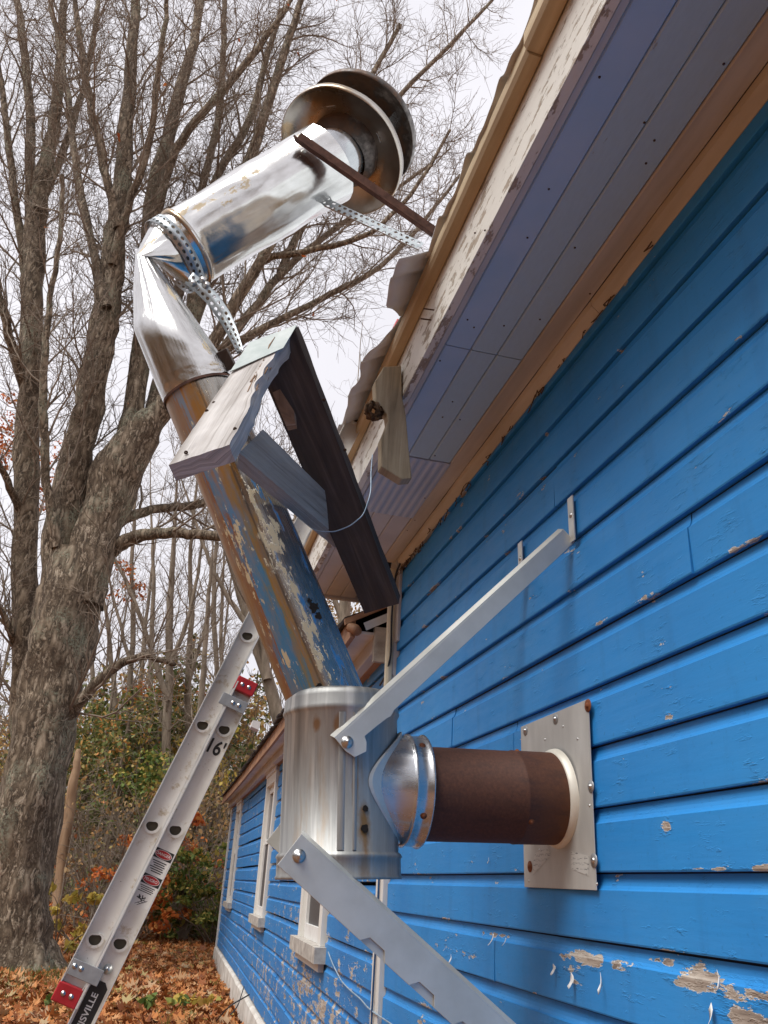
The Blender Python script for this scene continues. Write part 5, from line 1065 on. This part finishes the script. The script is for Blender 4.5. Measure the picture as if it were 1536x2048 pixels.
def blob(c, r, n, pw=.5):
    q = rng.normal(0, 1, (n, 3)); q /= np.linalg.norm(q, axis=1)[:, None]; q *= rng.uniform(0, 1, n)[:, None] ** pw; return np.asarray(c) + q * np.asarray(r)
def clumps(c, r, k, n, cr): return np.vstack([blob(blob(c, r, 1, .4)[0], np.array([1, 1, .7]) * cr * rng.uniform(.6, 1.4), n) for _ in range(k)])
def shrub(name, label, cat, px, py, Y, rx, rz, mat, k=40, n=45, cr=.16, size=.04, stems=14, group=None):
    b = ony(px, py, Y); b[2] = GZ + .02; root = thing(name, tuple(b), label, cat, group); c = b + np.array([0, 0, rz]); st = []; ends = []
    for _ in range(stems):
        d = norm(np.array([rng.normal(0, .5), rng.normal(0, .5), 1.0])); P = [b + np.array([rng.normal(0, rx * .15), rng.normal(0, rx * .15), -.05])]
        for i in range(7): d = norm(d + rng.normal(0, .16, 3)); P.append(P[-1] + d * rz * 1.9 / 7)
        st.append((np.array(P), np.linspace(.014, .004, 8), 4))
        ends += [P[-1], P[-3]]
    P3, r3 = batch(st, 5, .5 * rz, .006); P4, r4 = batch(aslist(P3), 3.5, .3, .004, k=3); ends += list(P3[:, -1])
    fast('stems', *catvf([tubes(st), batch_tubes(P3, r3), batch_tubes(P4, r4)]), M['twig'], root)
    if k:
        ends = np.array(ends); ii = rng.choice(len(ends), k); L = np.vstack([blob(ends[i], np.array([1, 1, .6]) * cr, n) for i in ii]); L = L[L[:, 2] > GZ]; leaves('foliage', L, size, M[mat], root)
    return root
def conifer(label, px, Y, h, w, dens=1.0):
    b = ony(px, 1880, Y); b[2] = GZ; root = thing('evergreen_tree', tuple(b), label, 'tree', 'dark evergreens in the wood'); st = []; C = []
    fast('trunk', *tube([b, b + np.array([.05, 0, h * .5]), b + np.array([0, 0, h])], [.16, .1, .02], 8), M['bark2'], root, True); br = []
    for z in np.arange(.3, h, .17 / dens):
        for _ in range(3):
            g = rng.uniform(0, 2 * PI); L = w * (1 - z / h) ** .75 * rng.uniform(.5, 1.15) + .15; d = np.array([math.cos(g), math.sin(g), rng.uniform(-.25, .1)]); p = b + np.array([0, 0, z]); s = np.linspace(0, 1, 5)[:, None]
            P = p + d * L * s + np.array([0, 0, -.25 * L]) * s ** 2; br.append((P, np.linspace(.018, .005, 5), 4)); m = int(18 * L * dens) + 4; f = rng.uniform(.15, 1.05, m)[:, None]; C.append(p + d * L * f + np.array([0, 0, -.25 * L]) * f ** 2 + rng.normal(0, .09, (m, 3)) * np.array([1, 1, .6]))
    fast('branches', *tubes(br), M['bark2'], root); leaves('foliage', np.vstack(C), .07, M['lv_fir'], root); return root
rng = np.random.default_rng(5)
for (px, Y, h, w, lb) in [(180, 22, 5.6, 1.7, 'dark evergreen right behind the maple trunk'), (250, 23, 7.0, 2.2, 'tall dark evergreen behind the middle of the ladder'), (330, 21, 4.2, 1.5, 'low dark evergreen left of the broken stump'), (110, 26, 7.0, 2.2, 'dark evergreen behind the tan dead trunk'), (395, 24, 6.8, 2.0, 'dark evergreen left of the far wing corner'), (20, 24, 6.0, 2.0, 'dark evergreen at the left edge, behind the maple'), (300, 27, 8.6, 2.4, 'tallest evergreen, deep in the wood'), (455, 27, 7.6, 2.2, 'evergreen rising behind the wing roof')]:
    conifer(lb, px, Y, h, w)
shrub('yellow_sapling', 'yellow leaved sapling beside the base of the maple trunk', 'shrub', 112, 1900, 15.2, .4, .62, 'lv_yellow', 9, 16, .12, .062, 5)
shrub('yellow_sapling', 'golden leaved sapling just left of the lower ladder', 'shrub', 170, 1900, 15.6, .35, .5, 'lv_yellow', 10, 22, .13, .065, 4)
shrub('green_shrub', 'green and yellow leafy shrub against the far wing corner', 'shrub', 425, 1895, 17.6, .6, 1.0, 'lv_green', 90, 40, .2, .05, 12)
shrub('green_shrub', 'green leafy shrub right of the broken stump', 'shrub', 392, 1895, 18.6, .6, .85, 'lv_green', 70, 40, .2, .05, 12)
shrub('orange_maple_sapling', 'bright orange leaved young maple behind the ladder', 'shrub', 262, 1890, 17.3, .4, 1.22, 'lv_orange', 46, 40, .2, .05, 4)
shrub('orange_maple_sapling', 'small rust orange sapling above the far wing roof corner', 'shrub', 445, 1890, 18.5, .5, 1.35, 'lv_orange', 22, 16, .25, .05, 5)
shrub('orange_maple_sapling', 'scattered orange leaved sapling left of the orange maple', 'shrub', 205, 1890, 17.6, .5, .8, 'lv_orange', 12, 10, .25, .045, 6)
for i, (px, Y, rz, lb) in enumerate([(150, 19, 1.5, 'bare twiggy thicket right of the tan dead trunk'), (215, 18, 1.3, 'bare twiggy thicket at the foot of the wood, left of the ladder'), (290, 19, 1.7, 'tangled bare thicket behind the ladder labels'), (345, 20, 1.9, 'tall bare thicket right of the ladder'), (440, 22, 2.0, 'bare thicket by the far wing corner'), (385, 23, 2.3, 'tall bare thicket above the green shrubs'), (250, 22, 2.4, 'tall bare thicket in the wood behind the orange maple'), (40, 20, 1.6, 'bare thicket behind the maple at the left edge')]):
    shrub('bare_thicket', lb, 'shrub', px, 1890, Y, 1.0, rz, 'lv_brown', 22, 12, .3, .045, 16)
for (px, py, Y, lb) in [(300, 1480, 24.5, 'loose golden sapling crown above the orange maple'), (385, 1560, 22.5, 'golden leaved sapling right of the ladder lettering'), (200, 1560, 23.5, 'rusty leaved sapling right of the maple trunk'), (445, 1660, 20.5, 'golden sapling touching the far wing wall')]:
    c = ony(px, py, Y); h_ = (c[2] - GZ) / 1.9; shrub('autumn_sapling', lb, 'shrub', px, 1890, Y, .5, h_, 'lv_orange' if 'rusty' in lb else 'lv_yellow', 34, 9, .4, .055, 5)
# orange foliage still hanging on high background branches
def hang(px, py, Y, r, k, n, lb, mat='lv_orange', name='orange_maple_tree'):
    c = ony(px, py, Y); root = thing(name, (c[0], c[1], GZ), lb, 'tree'); P = np.array([[c[0], c[1], GZ], [c[0] + .1, c[1], c[2] * .5], c]); Q = np.stack([np.interp(np.linspace(0, 2, 9), range(3), P[:, i]) for i in range(3)], 1)
    fast('trunk', *tube(Q, np.linspace(.08, .015, 9), 7), M['bark2'], root, True); o = [[], [], [], []]; sprout(o, Q, np.linspace(.05, .01, 9), 1, 3, (0, .5, .4, .25), (0, 1.3, .8, .4), 1, .5); b = o[1] + o[2] + o[3]; fast('crown', *tubes(b), M['twig'], root, True)
    leaves('foliage', clumps(c, r, k, n, .28 if name[0] == 'o' else .42), .055, M[mat], root)
hang(262, 1165, 24, (.7, .6, .6), 10, 22, 'sparse orange foliage of a far tree right of the forked trunk'); hang(12, 880, 22, (.9, .7, 1.9), 22, 28, 'orange foliage of a far tree at the left edge'); hang(95, 960, 25, (.7, .6, 1.4), 12, 20, 'orange leaves of a far tree seen between both maple trunks'); hang(330, 1385, 26, (1.6, .8, .5), 16, 24, 'low orange crown at the top of the wood'); hang(480, 1010, 26, (.8, .6, .6), 4, 14, 'few orange leaves high beside the painted flue')
for (px, py, Y, k, mt, lb) in [(345, 1445, 24, 60, 'lv_fir', 'olive green tree right behind the top of the lower ladder section'), (250, 1500, 23, 60, 'lv_fir', 'olive tree left of the ladder, below the bare maple limb'), (402, 1520, 23, 46, 'lv_yellow', 'golden tree right of the ladder, behind the wing roof corner'), (190, 1470, 25, 46, 'lv_fir', 'olive tree close to the right edge of the maple trunk'), (455, 1440, 26, 40, 'lv_brown', 'rusty brown tree over the end of the wing roof'), (300, 1580, 21, 50, 'lv_green', 'green leafy tree just above the orange maple'), (370, 1640, 21, 40, 'lv_brown', 'brown leafed tree left of the far wing corner'), (25, 1500, 23, 30, 'lv_brown', 'brown leafed tree at the left edge behind both trunks'), (290, 1400, 27, 40, 'lv_brown', 'tall brown leafed tree at the skyline left of the ladder'), (700, 1215, 27, 40, 'lv_brown', 'brown leafed tree seen above the wing roof')]:
    hang(px, py, Y, (1.3, 1.0, 1.1), k, 34, lb, mt, 'leafy_tree')
# deep wood that reads as one mass
lst = []; C = []; C2 = []
for i in range(1100):
    x, y = rng.uniform(-17, 16), rng.uniform(26, 42); h = rng.uniform(2, 8.5); p = np.array([x, y, GZ]); d = norm(np.array([rng.normal(0, .12), rng.normal(0, .1), 1])); P = [p]
    for _ in range(6): d = norm(d + rng.normal(0, .08, 3)); P.append(P[-1] + d * h / 6)
    lst.append((np.array(P), np.linspace(.03, .009, 7) * rng.uniform(.4, 1.3), 4)); (C if i % 3 else C2).append(blob(P[-3], (1.2, 1.0, h * .42), 55))
P3, r3 = batch(lst, 2.4, 1.3, .012, up=.2); P4, r4 = batch(aslist(P3), 1.6, .5, .008, k=3)
dw = tag(fast('distant_woods', *catvf([tubes(lst), batch_tubes(P3, r3), batch_tubes(P4, r4)]), M['twig']), 'dense brown tangle of far wood behind everything', 'wood', kind='stuff')
tag(leaves('woodland_leaves', np.vstack(C), .09, M['lv_brown'], None), 'brown and olive leaves of the far wood', 'leaves', kind='stuff')
tag(leaves('woodland_evergreen', np.vstack(C2 + [blob((rng.uniform(-17, 14), rng.uniform(26, 38), rng.uniform(1.5, 5.0)), (1.5, 1.2, 1.9), 300) for _ in range(60)]), .10, M['lv_fir'], None), 'dark green leaves of the far wood', 'leaves', kind='stuff')

# unseen wood left of and behind the viewer, added to block low sky light
C = []; lst = []
for i in range(420):
    g = rng.uniform(math.radians(150), math.radians(340)); R_ = rng.uniform(17, 27); x, y = -2 + R_ * math.cos(g) * 1.0, 6 + R_ * math.sin(g) * 1.2
    if x > -9 and y > 2: continue
    if x > 0: continue
    h = rng.uniform(6, 13); P = np.array([[x, y, GZ], [x + rng.normal(0, .3), y, GZ + h * .5], [x + rng.normal(0, .5), y + rng.normal(0, .3), GZ + h]]); lst.append((P, np.array([.16, .1, .02]) * rng.uniform(.5, 1.2), 5)); C.append(blob((x, y, GZ + h * rng.uniform(.25, .5)), (1.9, 1.9, h * .38), 70))
P3, r3 = batch(lst, 2.2, 2.2, .02, up=.3)
tag(fast('unseen_shading_woods', *catvf([tubes(lst), batch_tubes(P3, r3)]), M['bark2']), 'unseen bare trunks and branches added round the yard to dim low sky light', 'wood', kind='stuff')
tag(leaves('unseen_shading_leaves', np.vstack(C), .2, M['lv_brown'], None), 'unseen brown autumn leaves added round the yard to dim low sky light', 'leaves', kind='stuff')

# ------------------------------------------------------------------ fallen leaves, grass tufts, ground sprigs
rng = np.random.default_rng(9)
n = 52000; x = rng.uniform(-7.5, .9, n); y = 6 + 20 * rng.uniform(0, 1, n) ** 1.25; keep = (x < np.interp(y, WY, WX) - .06) | (y > YF + .3); x, y = x[keep], y[keep]; n = len(x)
z = np.array([gheight(a, b) for a, b in zip(x, y)]) + rng.uniform(.004, .05, n); s = (rng.uniform(.025, .06, n) * rng.choice([.8, 1, 1.5], n, p=[.4, .4, .2]))[:, None]
yaw = rng.uniform(0, 2 * PI, n); tilt = rng.normal(0, .42, n); roll = rng.normal(0, .42, n)
E1 = np.stack([np.cos(yaw), np.sin(yaw), tilt], 1); E2 = np.stack([-np.sin(yaw), np.cos(yaw), roll], 1)
sh = [(0, -1), (.35, -.35), (.95, -.45), (.55, .1), (.8, .7), (.25, .5), (0, 1.05), (-.25, .5), (-.8, .7), (-.55, .1), (-.95, -.45), (-.35, -.35)]; curl = [.1, 0, .28, .02, .25, 0, .25, 0, .25, .02, .28, 0]
C = np.stack([x, y, z], 1); V = np.stack([C + s * (a * E1 + b * E2 + np.array([0, 0, c * rng.uniform(.6, 1.4)])) for (a, b), c in zip(sh, curl)], 1).reshape(-1, 3)
tag(fast('fallen_leaves', V, np.arange(n)[:, None] * 12 + np.arange(12)[None], M['litter']), 'carpet of fallen orange brown maple leaves on the ground', 'leaves', kind='stuff')
M['grass'] = leafmat('short_green_grass', [(0, (.05, .09, .02)), (.6, (.10, .15, .035)), (1, (.24, .22, .08))])
gc = []
for (px, py, r, k) in [(100, 1945, .5, 500), (60, 1965, .4, 300), (135, 1960, .35, 200), (80, 1985, .5, 220), (400, 1925, .6, 160)]:
    c = onz(px, py, GZ); gc.append(np.stack([rng.normal(c[0], r, k), rng.normal(c[1], r, k)], 1))
gc = np.vstack(gc); k = len(gc); zz = np.array([gheight(a, b) for a, b in gc]); yaw = rng.uniform(0, 2 * PI, k); hh = rng.uniform(.06, .16, k); B = np.column_stack([gc, zz]); w = np.stack([np.cos(yaw), np.sin(yaw), 0 * yaw], 1) * .006; tip = B + np.stack([rng.normal(0, .04, k), rng.normal(0, .04, k), hh], 1)
tag(fast('grass', np.stack([B - w, B + w, tip], 1).reshape(-1, 3), np.arange(k)[:, None] * 3 + np.arange(3)[None], M['grass']), 'short green grass at the foot of the maple', 'grass', kind='stuff')
for (px, py, lb) in [(330, 2035, 'small green leaved sprig among fallen leaves below the ladder'), (375, 2032, 'small yellow green sprig near the foundation'), (145, 2030, 'green sprig at the lower left beside the ladder rail')]:
    c = onz(px, py + 30, GZ); root = thing('ground_sprig', tuple(c), lb, 'plant'); st = [([c, c + np.array([rng.normal(0, .04), rng.normal(0, .04), .12]), c + np.array([rng.normal(0, .1), rng.normal(0, .1), .24])], [.003, .002, .001], 4) for _ in range(6)]
    fast('stems', *tubes([(np.array(a), b, q) for a, b, q in st]), M['lv_green'], root); leaves('foliage', np.vstack([blob(a[2], (.05, .05, .03), 4) for a, b, q in st]), .045, M['lv_green' if 'yellow' not in lb else 'lv_yellow'], root)
cable('ground_cable', [(xw(8.6) - .02, 8.6, .66), (xw(8.6) - .2, 8.5, .58), (xw(8.6) - .3, 8.7, .42), (xw(8.6) - .2, 8.9, .40), (xw(8.6) - .06, 9.1, .50), (xw(9) - .02, 9.2, .66)], .006, M['cable'], 'dark cable loop hanging off the foundation of the wing')
